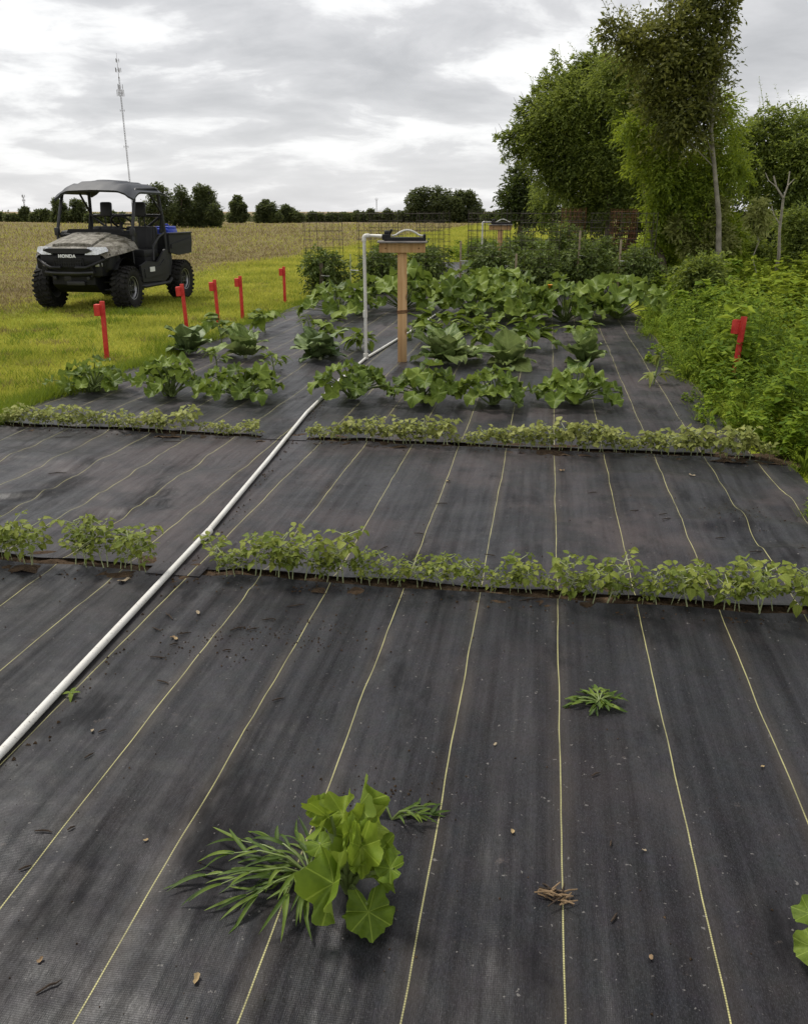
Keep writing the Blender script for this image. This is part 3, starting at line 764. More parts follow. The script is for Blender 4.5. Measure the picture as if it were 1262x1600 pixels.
# ------------------------------------------------------------------ foreground plants and litter
def foreground():
    # squash seedling: leaves held on long stalks
    b = g(536, 1395); root = thing('squash_seedling', 'bright green squash seedling with folded leaves growing beside the crabgrass', 'plant', (b.x, b.y, 0))
    st = MB()
    cv = (Vector((0, 0, H)) - Vector((b.x, b.y, .15))).normalized()
    rt = Vector((math.cos(YAW), math.sin(YAW), 0)); fw = Vector((-math.sin(YAW), math.cos(YAW), 0)); up = Vector((0, 0, 1))
    # pixel, height, size, tip dir (right, forward, up), normal, mesh
    L = [
     (566, 1240, .20, .135, (.3, .5, 1), (.9, -.5, .3), 3),
     (540, 1258, .17, .12, (.2, .8, .45), (-.5, -.7, .8), 1),
     (505, 1282, .15, .13, (-.35, .3, -.6), (-.7, -.7, .6), 1),
     (583, 1292, .14, .12, (.8, .3, -.45), (.3, -.6, 1), 0),
     (540, 1318, .14, .11, (-.9, -.4, -.3), (-.1, -.8, 1), 1),
     (566, 1342, .13, .13, (.05, -.7, -.8), (.2, -.9, .5), 1),
     (522, 1362, .11, .11, (-.6, -.8, -.5), (-.8, -.5, .7), 3),
     (514, 1405, .09, .17, (-.3, -.7, -.8), (-.6, -.7, .6), 1),
     (578, 1442, .03, .12, (.15, -.8, -.35), (.05, -.6, 1), 2),
     (606, 1330, .09, .09, (.9, .1, -.2), (.2, -.4, 1), 0),
     (600, 1382, .05, .10, (.8, -.5, -.3), (.5, -.4, .8), 1),
     (548, 1288, .19, .08, (.1, .6, .7), (0, -.9, .6), 3)]
    rg = random.Random(21)
    for k in range(11):
        u, v = rg.uniform(490, 610), rg.uniform(1255, 1400); a = rg.uniform(0, 6.28)
        L.append((u, v, rg.uniform(.04, .13), rg.uniform(.05, .085), (math.cos(a), math.sin(a), rg.uniform(-.6, .4)), (rg.uniform(-.6, .6), -.5, 1), rg.randrange(4)))
    for (u, v, z, s, tip, nr, k) in L:
        p = g(u, v, z); tv = rt * tip[0] + fw * tip[1] + up * tip[2]; nv = rt * nr[0] + fw * nr[1] + up * nr[2]
        p = p - Vector((b.x, b.y, 0))
        att = p - tv.normalized() * s * .30
        s *= .95
        put('leaf', SQB[k], root, facing(att, tv, nv, s))
        base = Vector((.01, .0, .0)); mid = base.lerp(att, .55) + up * .02
        st.tube([base, base.lerp(mid, .5) + up * .02, mid, att], [.006, .005, .0045, .0035], 6, False)
    st.build('stem', 'stem_green', root)
    # crabgrass
    def crab(label, u, v, stems, seed, Lr, lw, name='crabgrass', cat='weed', grp=None):
        rng = random.Random(seed); c = g(u, v); rt_ = thing(name, label, cat, (c.x, c.y, 0), 0, grp)
        sm = MB()
        def bladeto(p, d, L, w):
            d = Vector(d).normalized(); side = d.cross(Vector((rng.uniform(-.3, .3), rng.uniform(-.3, .3), 1)))
            side.normalize(); n = 7; V = []; Fs = []
            drop = rng.uniform(.15, .75); bend = rng.uniform(-.25, .25)
            for i in range(n + 1):
                t = i / n; ww = w * (math.sin(math.pi * min(1, .18 + .82 * t)) ** .6 if t < 1 else 0) * (1 - .3 * t)
                q = p + d * L * t + side * bend * L * t * t + Vector((0, 0, -drop * L * t * t)); q.z = max(q.z, .004 + .003 * rng.random())
                V.append(tuple(q + side * ww / 2)); V.append(tuple(q - Vector((0, 0, ww * .3)))); V.append(tuple(q - side * ww / 2))
            for i in range(n):
                a = i * 3; Fs.extend([(a, a + 3, a + 4, a + 1), (a + 1, a + 4, a + 5, a + 2)])
            fast('blade', np.array(V), np.array(Fs), 'crab_leaf', rt_, True)
        for (ang, L) in stems:
            d = rt * math.cos(ang) + fw * math.sin(ang); k = rng.uniform(.25, .5); z1 = rng.uniform(.02, .06) * Lr / .2
            L *= Lr; pts = [Vector((0, 0, .005)), d * L * .3 + up * z1, d * L * .65 + up * z1 * 1.2, d * L + up * z1 * .9]
            sm.tube(pts, [.003, .0026, .002, .0012], 5, False)
            for j in range(6):
                t = .2 + .8 * j / 5; i = min(2, int(t * 3)); p = pts[i].lerp(pts[i + 1], t * 3 - i)
                s = 1 if j % 2 else -1; aa = ang + s * rng.uniform(.15, .7)
                bladeto(p, rt * math.cos(aa) + fw * math.sin(aa) + up * rng.uniform(-.1, .55), rng.uniform(.5, 1.15) * Lr * .5, lw * rng.uniform(.7, 1.15))
            bladeto(pts[3], d + up * .15, Lr * .5, lw)
        sm.build('stem', 'stem_green', rt_)
        return rt_
    pi = math.pi
    crab('sprawling crabgrass with long drooping blades beside the bright squash seedling', 486, 1372,
         [(pi * .78, .7), (pi * .86, 1.0), (pi * .95, .95), (pi * 1.02, 1.25), (pi * 1.1, 1.05), (pi * .62, .55), (pi * 1.2, .7), (pi * 1.38, .55), (pi * 1.5, .5), (pi * .5, .45), (pi * .9, .6), (pi * 1.05, .6), (pi * 1.15, .8)], 3, .19, .0105)
    crab('small grass sprig with a dead brown root behind the squash seedling', 612, 1283, [(.15, .9), (.4, .8), (2.4, .5), (-.2, .6)], 4, .11, .010)
    crab('small rosette of grass weed alone on the foreground fabric', 935, 1100, [(.1, .6), (.7, .6), (1.5, .7), (2.3, .55), (2.9, .75), (3.3, .95), (4.2, .5), (5.6, .6), (1.1, .6), (2.0, .6), (5.0, .3)], 6, .085, .013)
    # leaf of a plant entering from beyond the frame
    b2 = g(1285, 1490); r2 = thing('squash_seedling', 'squash leaf poking in over the bare fabric far from the other seedling', 'plant', (b2.x, b2.y, 0)); s2 = MB()
    for (dx, dy, z, s, t) in ((-.02, .03, .07, .07, (-.6, .4, -.2)), (-.025, -.03, .05, .08, (-.7, -.3, -.3)), (.05, .02, .08, .09, (.5, .5, 0)), (.03, -.05, .06, .08, (.3, -.6, -.1))):
        put('leaf', SQ[0], r2, facing((dx, dy, z), t, (-.2, -.3, 1), s)); s2.tube([(0, 0, 0), (dx * .5, dy * .5, z * .7), (dx, dy, z)], .003, 5, False)
    s2.build('stem', 'stem_green', r2)
    # seedling sprouting beside the pipe
    c = g(113, 1088); r3 = thing('weed_sprout', 'tiny green weed sprout against the white pipe', 'weed', (c.x, c.y, 0)); s3 = MB()
    for k in range(4):
        a = k * 1.7; put('leaf', PP[k % 4], r3, facing((0, 0, .012), (math.cos(a), math.sin(a), .3), (0, 0, 1), .032))
    s3.tube([(0, 0, -.01), (0, 0, .014)], .002, 5); s3.build('stem', 'stem_green', r3)
    # dead straw clump
    c = g(866, 1408); r4 = thing('straw_clump', 'clump of dead brown straw stubble on a yellow stripe of the fabric', 'straw', (c.x, c.y, 0)); rng = random.Random(8)
    for k in range(26):
        a = rng.uniform(-.5, .9) if k % 3 else rng.uniform(0, 6.28); L = rng.uniform(.02, .055); p = Vector((rng.gauss(0, .016), rng.gauss(0, .022), rng.uniform(.004, .022)))
        d = Vector((math.cos(a), math.sin(a), rng.uniform(-.1, .35))) * L / 2
        m = MB(); m.tube([p - d, p + Vector((0, 0, .003)), p + d], [rng.uniform(.0012, .003), .0022, .0012], 5); m.build('stalk', 'straw' if k % 3 else 'twig', r4)
    # litter: twigs, chips, leaf bits
    tw = [(265, 965, .07, 2.2), (245, 985, .045, 2.6), (288, 992, .05, .3), (272, 1008, .03, .5), (355, 1020, .03, .2), (248, 1028, .06, -.1), (255, 1068, .05, -.5), (160, 1142, .025, .6),
          (435, 1095, .04, .4), (372, 985, .06, .5), (395, 985, .05, .4), (420, 970, .05, .2), (462, 948, .07, .3), (40, 1355, .03, .6), (68, 1300, .045, -.1), (77, 1543, .05, .7),
          (112, 1295, .02, .8), (958, 1440, .03, .9), (930, 1215, .03, .5), (990, 800, .05, .2), (925, 772, .06, .3), (1035, 808, .05, .3), (1180, 865, .06, .1), (1250, 870, .04, .1), (600, 855, .06, .9),
          (690, 787, .06, .1), (655, 835, .05, -.3), (765, 868, .05, -.4), (270, 690, .12, .1), (90, 738, .10, .2), (1040, 815, .05, .3), (830, 938, .10, .2), (100, 685, .11, .1), (985, 938, .05, .4), (140, 1180, .03, .9), (1125, 840, .05, .1), (953, 1325, .02, 1.2)]
    rng = random.Random(77)
    for (u, v, L, a) in tw:
        p = g(u, v); p.z = fz(p.x, p.y) + .004; d = (rt * math.cos(a) + fw * math.sin(a)) * L / 2; j = Vector((rng.uniform(-.06, .06) * L, rng.uniform(-.06, .06) * L, .002))
        m = MB(); m.tube([-d, j, d * .5 + Vector((j.y, -j.x, .001)), d], [.0016, .0026, .0022, .0009], 5); (m.tube([j, j + d * .6 + Vector((d.y, -d.x, .0)) * rng.uniform(-.25, .25)], [.0013, .0007], 4) if rng.random() < .3 else None)
        o = m.build('twig', 'twig'); o.location = p; tag(o, 'small dark twig lying on the black fabric', 'twig', 'twigs scattered on the fabric')
    for (u, v, s) in ((773, 1168, .007), (800, 1307, .008), (308, 1535, .012), (310, 960, .014), (270, 997, .012), (275, 1000, .012), (1005, 1335, .006), (145, 1142, .010), (1080, 745, .02), (877, 735, .02), (700, 755, .015), (195, 910, .03), (1190, 1197, .008), (1016, 1503, .008), (228, 1314, .007), (64, 1502, .008)):
        p = g(u, v); m = MB(); q = rng.uniform(0, 6)
        m.grid([[(s * (i - 1) * (1 - .35 * abs(j - 1)), s * rng.uniform(.35, .6) * (j - 1), rng.uniform(.1, .4) * s * ((i - 1) ** 2 + (j - 1) ** 2 * .4)) for i in range(3)] for j in range(3)])
        o = m.build('leaf_fragment', rng.choice(('dead_leaf', 'straw', 'pale_wood_face'))); o.location = (p.x, p.y, fz(p.x, p.y) + .003); o.rotation_euler = (rng.uniform(-.2, .2), rng.uniform(-.2, .2), q)
        tag(o, 'pale dry leaf fragment lying on the black fabric', 'leaf', 'dry leaf fragments on the fabric')
    # crumbs of soil and chaff
    V = []; Fs = []
    rs = np.random.RandomState(5)
    def crumb(x, y, s, k=[0]):
        z = fz(x, y) + .001; b = len(V); a = rs.rand() * 6.28
        for i in range(3): V.append((x + math.cos(a + i * 2.1) * s, y + math.sin(a + i * 2.1) * s, z))
        V.append((x, y, z + s * .9)); Fs.extend([(b, b + 1, b + 3), (b + 1, b + 2, b + 3), (b + 2, b, b + 3)])
    for _ in range(900):
        crumb(rs.uniform(-2.4, 1.4), 1 + 6 * rs.rand() ** 1.4, .0012 + .0035 * rs.rand() ** 3)
    for _ in range(260):
        t = rs.rand(); y = 1.7 + 6.5 * t; x = np.interp(y, [1.74, 3.47, 5.94, 8.42], [-1.43, -1.51, -1.72, -1.79]) + .03 + abs(rs.normal(0, .035)); crumb(x, y, .002 + .006 * rs.rand() ** 2)
    for _ in range(1100):
        r = ROWA if rs.rand() < .55 else ROWB; crumb(rs.uniform(-2.8, 1.4) if r == ROWA else rs.uniform(-3.9, 1.4), r - .06 + rs.normal(0, .06), .002 + .006 * rs.rand() ** 2)
    for cx, cy, sp in ((-.95, 2.55, .12), (-.75, 2.6, .15), (-1.1, 2.45, .12), (-.35, 1.75, .1), (.9, 6.4, .25), (1.05, 4.1, .15)):
        for _ in range(90): crumb(rs.normal(cx, sp), rs.normal(cy, sp * .7), .0015 + .004 * rs.rand() ** 2)
    o = fast('soil_crumbs', np.array(V), np.array(Fs), 'soil'); tag(o, 'crumbs of soil and chaff scattered over the fabric', 'soil', kind='stuff')
foreground()

# ------------------------------------------------------------------ pipe, sprinkler posts, stakes
def pvc_line():
    P = PIPE
    path = []
    for i in range(len(P) - 1):
        for k in range(6):
            t = k / 6; x = P[i][0] + (P[i + 1][0] - P[i][0]) * t; y = P[i][1] + (P[i + 1][1] - P[i][1]) * t
            path.append((x, y, .016))
    path.append((P[-1][0], P[-1][1], .016))
    root = thing('water_pipe', 'long white plastic pipe running across the fabric to the sprinkler posts', 'pipe')
    m = MB(); m.tube(path, .0132, 14); m.build('pipe', 'pvc', root)
    for (x, y, dx, dy) in ((-1.503, 3.43, -.046, 1), (-1.77, 7.2, -.01, 1)):
        d = Vector((dx, dy, 0)).normalized() * .045; c = Vector((x, y, .0165))
        m = MB(); m.tube([c - d, c - d * .98, c + d * .98, c + d], [.014, .018, .018, .014], 16); m.build('coupling', 'pvc', root)
pvc_line()

def sprinkler_set(lab_post, lab_riser, lab_spr, post, riser, top, wood='post_wood', far=False):
    px, py = post; rx, ry = riser
    # post with cleats and a tray board
    r = thing('sprinkler_post', lab_post, 'post', (px, py, 0), YAW)
    m = MB(); m.box((0, 0, (top - .055) / 2 - .03), (.092, .092, top - .055 + .06), bev=.004); m.build('post', wood, r)
    for s in (-1, 1):
        m = MB(); m.box((0, s * .066, top - .068), (.445, .036, .088), bev=.003); m.build('cleat', wood, r)
    m = MB(); m.box((0, 0, top - .014), (.48, .30, .016), bev=.002); m.build('tray', 'grey_board', r)
    for s in (-1, 1):
        m = MB(); m.lathe([(.0, -.004), (.007, -.003), (.007, .0)], (s * .16, -.0845, top - .072), 'y', 8); m.build('screw', 'rust', r)
    if not far:
        m = MB()
        for k, z in enumerate((.485, .497, .508)):
            q = .0485; m.tube([(-q, -q, z), (q, -q, z + .006), (q, q, z), (-q, q, z - .005), (-q, -q, z)], .004, 5)
        m.tube([(.04, -.049, .5), (.075, -.06, .52)], .003, 5); m.build('wire_tie', 'rust', r)
    # riser
    r2 = thing('riser_pipe', lab_riser, 'pipe', (rx, ry, 0), YAW)
    d = Matrix.Rotation(-YAW, 3, 'Z') @ Vector((px - rx, py - ry, 0)); hz = top + .035
    m = MB(); m.tube([(0, 0, .02), (.003, 0, hz * .5), (0, 0, hz - .02)], .0162, 12); m.build('pipe', 'pvc', r2)
    m = MB(); m.tube([(0, 0, hz - .05), (0, 0, hz - .012), (.006, 0, hz - .002), (.016, 0, hz + .003), (.05, .0, hz + .003)], [.0205] * 5, 12); m.build('elbow', 'pvc', r2)
    e = Vector((d.x - .185, d.y, hz + .003))
    m = MB(); m.tube([(.03, 0, hz + .003), (.08, 0, hz + .003), e], .0155, 12); m.build('arm', 'pvc', r2)
    m = MB(); m.tube([(0, 0, hz * .38 - .035), (0, 0, hz * .38 + .035)], .022, 12); m.build('coupling', 'pvc', r2)
    m = MB(); m.tube([(0, 0, .005), (0, 0, .06)], .026, 12); m.build('tee', 'pvc', r2)
    # sprinkler
    r3 = thing('sprinkler', lab_spr, 'sprinkler', (px, py, top - .006), YAW)
    m = MB(); m.box((.02, 0, .018), (.40, .115, .034), bev=.012, taper=.93); m.box((-.155, 0, .035), (.085, .10, .055), bev=.014); m.box((.215, 0, .03), (.03, .07, .06), bev=.008); m.build('base', 'black_plastic', r3)
    m = MB(); m.lathe([(.0, -.02), (.026, -.02), (.03, .0), (.026, .03), (.0, .03)], (-.155, 0, .07), 'x', 14); m.tube([(-.125, -.03, .06), (-.10, -.045, .105)], [.012, .014], 8); m.build('gear_knob', 'black_plastic', r3)
    arc = [(-.105 + .31 * i / 14, 0, .048 + .052 * math.sin(math.pi * max(0, min(1, (i - 1.5) / 11)))) for i in range(15)]
    m = MB(); m.tube(arc, .009, 10); m.build('spray_tube', 'pvc', r3)
    m = MB()
    for i in range(3, 12):
        p = Vector(arc[i]); m.tube([p, p + Vector((0, -.002, .014))], .0028, 6)
    m.build('nozzles', 'alloy', r3)
    m = MB()
    for k in range(15):
        m.box((-.07 + .018 * k, -.0605, .02), (.006, .004, .026))
    m.build('grille', 'dark_plastic', r3)
sprinkler_set('new wooden post with a cross-cleat tray holding the near lawn sprinkler', 'white plastic riser pipe standing beside the near wooden post', 'black oscillating sprinkler with arched white tube on the near wooden post', (-1.40, 8.38), (-1.79, 8.44), 1.175)
sprinkler_set('wooden sprinkler post among the tomato cages, far end of the garden', 'white plastic riser pipe standing among the tomato plants', 'black oscillating sprinkler on the post among the tomatoes', (-1.0, 18.3), (-1.36, 18.2), 1.19, far=True)

def stake(label, x, y, h, rz, side=-1, lean=(0, 0)):
    r = thing('red_stake', label, 'stake', (x, y, -.04), rz, 'red stakes along the garden edge'); r.rotation_euler = (lean[0], lean[1], rz)
    m = MB(); m.box((0, 0, h / 2), (.047, .03, h), bev=.003); m.build('stake', 'red_paint', r)
    m = MB(); m.box((side * .05, -.004, h - .09), (.058, .085, .115), bev=.004); m.build('block', 'red_paint', r)
stake('red stake with a side block standing alone on the lawn before the buggy', -4.56, 8.25, .60, .25, -1, (0, .03))
stake('red stake behind the dark blue-green cabbage, nearest the buggy rear wheel', -4.60, 10.45, .60, .3, -1, (.0, -.03))
stake('slimmer red stake between two others on the lawn edge, second past the dark cabbage', -4.46, 11.2, .60, .35, -1, (0, -.02))
stake('red stake on the lawn edge beside the eggplants', -4.36, 11.9, .60, .2, -1, (0, .0))
stake('red stake farthest along the lawn edge, by the mounded squash', -4.39, 14.1, .60, .2, -1, (0, .01))
pR = g(1158, 497, .585)
stake('red stake with block sunk among the tall green weeds', pR.x, pR.y, .64, -.5, -1, (0, .03))

# ------------------------------------------------------------------ tomatoes, cages, wooden stakes
def leaf_cloud(centers, radii, nspr, L, k, ls, rs, droop=-.25, aspect=.5, shell=.45, upn=.7, scale=False):
    """sprays of leaves spread through ellipsoids -> quads (n,4,3)"""
    C = np.asarray(centers, float); Rd = np.asarray(radii, float)
    rr = Rd[:, 0] / np.median(Rd[:, 0]); cnt = np.maximum(6, (np.broadcast_to(nspr, len(C)) * np.clip(rr, .1, 1.6) ** 2).astype(int)) if scale else np.full(len(C), nspr)
    ci = np.repeat(np.arange(len(C)), cnt); n = len(ci)
    d = rs.normal(size=(n, 3)); d /= np.linalg.norm(d, axis=1, keepdims=True)
    r = shell + (1 - shell) * rs.rand(n, 1) ** .7; r *= (rs.rand(n, 1) > .12) * .35 + .65
    o = C[ci] + d * r * Rd[ci]
    dirn = d * .8 + rs.normal(size=(n, 3)) * .55 + np.array([0, 0, droop]); dirn /= np.linalg.norm(dirn, axis=1, keepdims=True)
    Ln = L * rs.uniform(.5, 1.2, (n, 1)) * (np.clip(rr, .3, 1.15)[ci][:, None] if scale else 1)
    side = np.cross(dirn, np.array([0, 0, 1.]) + rs.normal(size=(n, 3)) * .3); side /= np.linalg.norm(side, axis=1, keepdims=True) + 1e-9
    Q = []
    for j in range(k):
        t = (j + .5) / k; s = 1 if j % 2 else -1
        p = o + dirn * Ln * t + np.array([0, 0, -.25]) * Ln * t * t
        ld = side * s * (1 - .5 * t) + dirn * (.4 + .6 * t) + rs.normal(size=(n, 3)) * .3; ld /= np.linalg.norm(ld, axis=1, keepdims=True)
        nn = np.array([0, 0, upn]) + rs.normal(size=(n, 3)) * .55 + d * .3
        w = np.cross(nn, ld); w /= np.linalg.norm(w, axis=1, keepdims=True) + 1e-9
        l = ls * rs.uniform(.6, 1.25, (n, 1)); up2 = np.cross(ld, w)
        Q.append(np.stack([p, p + ld * l * .45 + w * l * aspect * .5 + up2 * l * .06, p + ld * l - np.array([0, 0, .15]) * l, p + ld * l * .45 - w * l * aspect * .5 + up2 * l * .06], axis=1))
    return np.concatenate(Q)
def spikes(centers, radii, n, L, k, ls, rs, up=.5, aspect=.4):
    C = np.asarray(centers, float); Rd = np.asarray(radii, float); pw = Rd[:, 0] ** 2 / (Rd[:, 0] ** 2).sum(); ci = rs.choice(len(C), size=n, p=pw)
    d = rs.normal(size=(n, 3)); d[:, 2] = np.abs(d[:, 2]) * .8; d /= np.linalg.norm(d, axis=1, keepdims=True)
    o = C[ci] + d * Rd[ci] * .8; dirn = d + np.array([0, 0, up]) + rs.normal(size=(n, 3)) * .25; dirn /= np.linalg.norm(dirn, axis=1, keepdims=True)
    Ln = L * rs.uniform(.4, 1.3, (n, 1)); Q = []
    side = np.cross(dirn, rs.normal(size=(n, 3))); side /= np.linalg.norm(side, axis=1, keepdims=True)
    for j in range(k):
        t = (j + .5) / k; p = o + dirn * Ln * t; a = j * 2.4; s2 = np.cross(dirn, side)
        ld = (side * math.cos(a) + s2 * math.sin(a)) * .8 + dirn * .5 + np.array([0, 0, -.2]); ld /= np.linalg.norm(ld, axis=1, keepdims=True)
        w = np.cross(ld, dirn); w /= np.linalg.norm(w, axis=1, keepdims=True) + 1e-9; l = ls * rs.uniform(.6, 1.2, (n, 1)) * (1.1 - .5 * t)
        Q.append(np.stack([p, p + ld * l * .45 + w * l * aspect * .5, p + ld * l, p + ld * l * .45 - w * l * aspect * .5], axis=1))
    e = o + dirn * Ln; th = side * .008; Q.append(np.stack([o - dirn * Ln * .6 - th, e - th * .3, e + th * .3, o - dirn * Ln * .6 + th], axis=1))
    return np.concatenate(Q)
def quads(name, Q, mat, parent=None):
    V = Q.reshape(-1, 3); return fast(name, V, np.arange(len(V)).reshape(-1, 4), mat, parent)

def tomato(label, x, y, h, r, seed, mat='tomato_leaf', n=150):
    rs = np.random.RandomState(seed); root = thing('tomato_plant', label, 'plant', (x, y, 0), 0, 'tomato plants in wire cages')
    C = []; Rd = []
    for i in range(9):
        a = rs.rand() * 6.28; q = rs.rand() ** .5; C.append((math.cos(a) * r * .55 * q, math.sin(a) * r * .55 * q, h * (.2 + .6 * i / 8))); Rd.append((r * .55, r * .55, h * .2))
    quads('foliage', leaf_cloud(C, Rd, n // 9 * 2, .16, 6, .075, rs, -.3, .55, .3), mat, root)['kind'] = 'stuff'
    m = MB()
    for i in range(3):
        a = rs.rand() * 6.28; m.tube([(math.cos(a) * .03, math.sin(a) * .03, -.02), (math.cos(a) * .06, math.sin(a) * .06, h * .5), (math.cos(a + 1) * .1, math.sin(a + 1) * .1, h * .95)], [.009, .007, .003], 5, False)
    m.build('stem', 'stem_dark', root)
def cage(label, x, y, r, h, seed, mat='wire_dark', wr=.0042, step=.15):
    rng = random.Random(seed); m = MB(); n = max(10, int(2 * math.pi * r / step))
    ph = rng.uniform(0, 1); lean = (rng.uniform(-.03, .03), rng.uniform(-.03, .03))
    for k in range(n):
        a = (k + ph) * 2 * math.pi / n; b = rng.uniform(-.01, .01)
        m.tube([(math.cos(a) * r, math.sin(a) * r, -.03), (math.cos(a + b) * r + lean[0] * h, math.sin(a + b) * r + lean[1] * h, h)], wr, 3, False)
    z = .05
    while z <= h + .001:
        m.tube([(math.cos(2 * math.pi * k / 16) * r * 1.004 + lean[0] * z, math.sin(2 * math.pi * k / 16) * r * 1.004 + lean[1] * z, z) for k in range(17)], wr, 3, False); z += step
    o = m.build('tomato_cage', mat, smooth=False); o.location = (x, y, 0); o.rotation_euler = (0, 0, rng.uniform(0, 1))
    tag(o, label, 'cage', 'wire tomato cages')
# (x, y, plant height, plant radius, cage height, cage radius, rusty, label)
TOM = [
 (-4.05, 15.6, .80, .50, 1.42, .36, 0, 'at the lawn corner beside a brown post'),
 (-3.10, 15.9, .80, .46, 1.46, .38, 0, 'second from the lawn in the first tomato row'),
 (-2.25, 16.1, .85, .46, 1.44, .36, 0, 'in the first row right behind the wooden post'),
 (-1.10, 16.6, .88, .55, 1.48, .40, 0, 'in the first row behind a pale stake'),
 (-.15, 16.0, .92, .58, 1.44, .36, 0, 'in the middle of the first tomato row'),
 (.62, 16.4, .95, .50, 1.36, .30, 0, 'below the taller rusty wire roll'),
 (1.62, 16.6, .82, .58, 1.42, .32, 0, 'at the weedy end of the first row'),
 (-3.55, 19.2, .72, .40, 1.46, .38, 0, 'at the lawn edge in the second row'),
 (-2.55, 19.5, .70, .40, 1.44, .38, 0, 'second from the lawn in the second row'),
 (-.70, 20.2, 1.10, .38, 1.46, .36, 0, 'beside the far sprinkler post'),
 (.35, 19.6, 1.32, .42, 1.44, .34, 0, 'grown tallest, by the far sprinkler'),
 (1.25, 20.0, .95, .45, 1.42, .34, 0, 'behind the first rusty wire roll'),
 (2.6, 20.2, .90, .50, 1.40, .36, 0, 'under the trees by the second rusty roll'),
 (-1.75, 23.2, .7, .4, 1.46, .38, 0, 'in the last row past the far sprinkler'),
]
for i, (x, y, h, r, ch, cr, ru, lab) in enumerate(TOM):
    tomato('bushy dark green tomato plant ' + lab, x, y, h, r, 300 + i, n=330 if y < 18 else 240)
    cage(('rusty' if ru else 'dark') + ' wire cage round the tomato plant ' + lab, x, y, cr, ch, 400 + i, 'rust' if ru else 'wire_dark', .0031)
# spare rusty cages stood inside one another
for i, (x, y, r, h, lab) in enumerate(((.98, 21.4, .29, 1.52, 'outermost of the first nested rusty stack'), (.98, 21.4, .23, 1.50, 'middle roll of the first nested rusty stack'), (.98, 21.4, .17, 1.48, 'innermost of the first nested rusty stack'),
        (2.35, 20.6, .31, 1.50, 'outermost of the second nested stack under the trees'), (2.35, 20.6, .25, 1.48, 'middle roll of the second nested stack under the trees'), (2.35, 20.6, .19, 1.47, 'innermost of the second nested stack under the trees'))):
    x = at(893, 350, y).x if i < 3 else at(974, 350, y).x
    cage('spare rusty wire cage, ' + lab, x, y, r, h, 450 + i, 'rust', .0045, .115)
def wstake(label, u, v0, v1, Y, mat='pale_wood_face', w=.035):
    a, b = at(u, v0, Y), at(u, v1, Y)
    r = thing('garden_stake', label, 'stake', (b.x, Y, 0), YAW, 'wooden stakes among the tomatoes')
    m = MB(); m.box((0, 0, a.z / 2), (w, .02, a.z), bev=.002); m.add([(-w / 2, -.01, a.z), (w / 2, -.01, a.z), (w / 2, .01, a.z), (-w / 2, .01, a.z), (0, 0, a.z + .03)], [(0, 1, 4), (1, 2, 4), (2, 3, 4), (3, 0, 4)]); m.build('stake', mat, r)
    m = MB(); m.box((.07, -.016, a.z * .62), (.15, .006, .014), rot=(0, .05, 0)); m.build('tag', 'white_label', r)
wstake('weathered brown stake at the lawn corner of the tomato bed', 503, 412, 450, 15.2, 'bark', .07)
wstake('pale wooden stake before the tomato behind the squash mounds', 719, 378, 418, 16.4)
wstake('pale wooden stake in the middle tomato plant', 805, 398, 432, 15.75)
wstake('pale wooden stake below the first rusty wire roll', 903, 362, 410, 16.2)
wstake('pale wooden stake below the second rusty wire roll', 966, 376, 425, 16.4)
wstake('pale stake with white tag in the tomato beside the riser', 548, 398, 430, 15.3, 'stem_pale', .02)
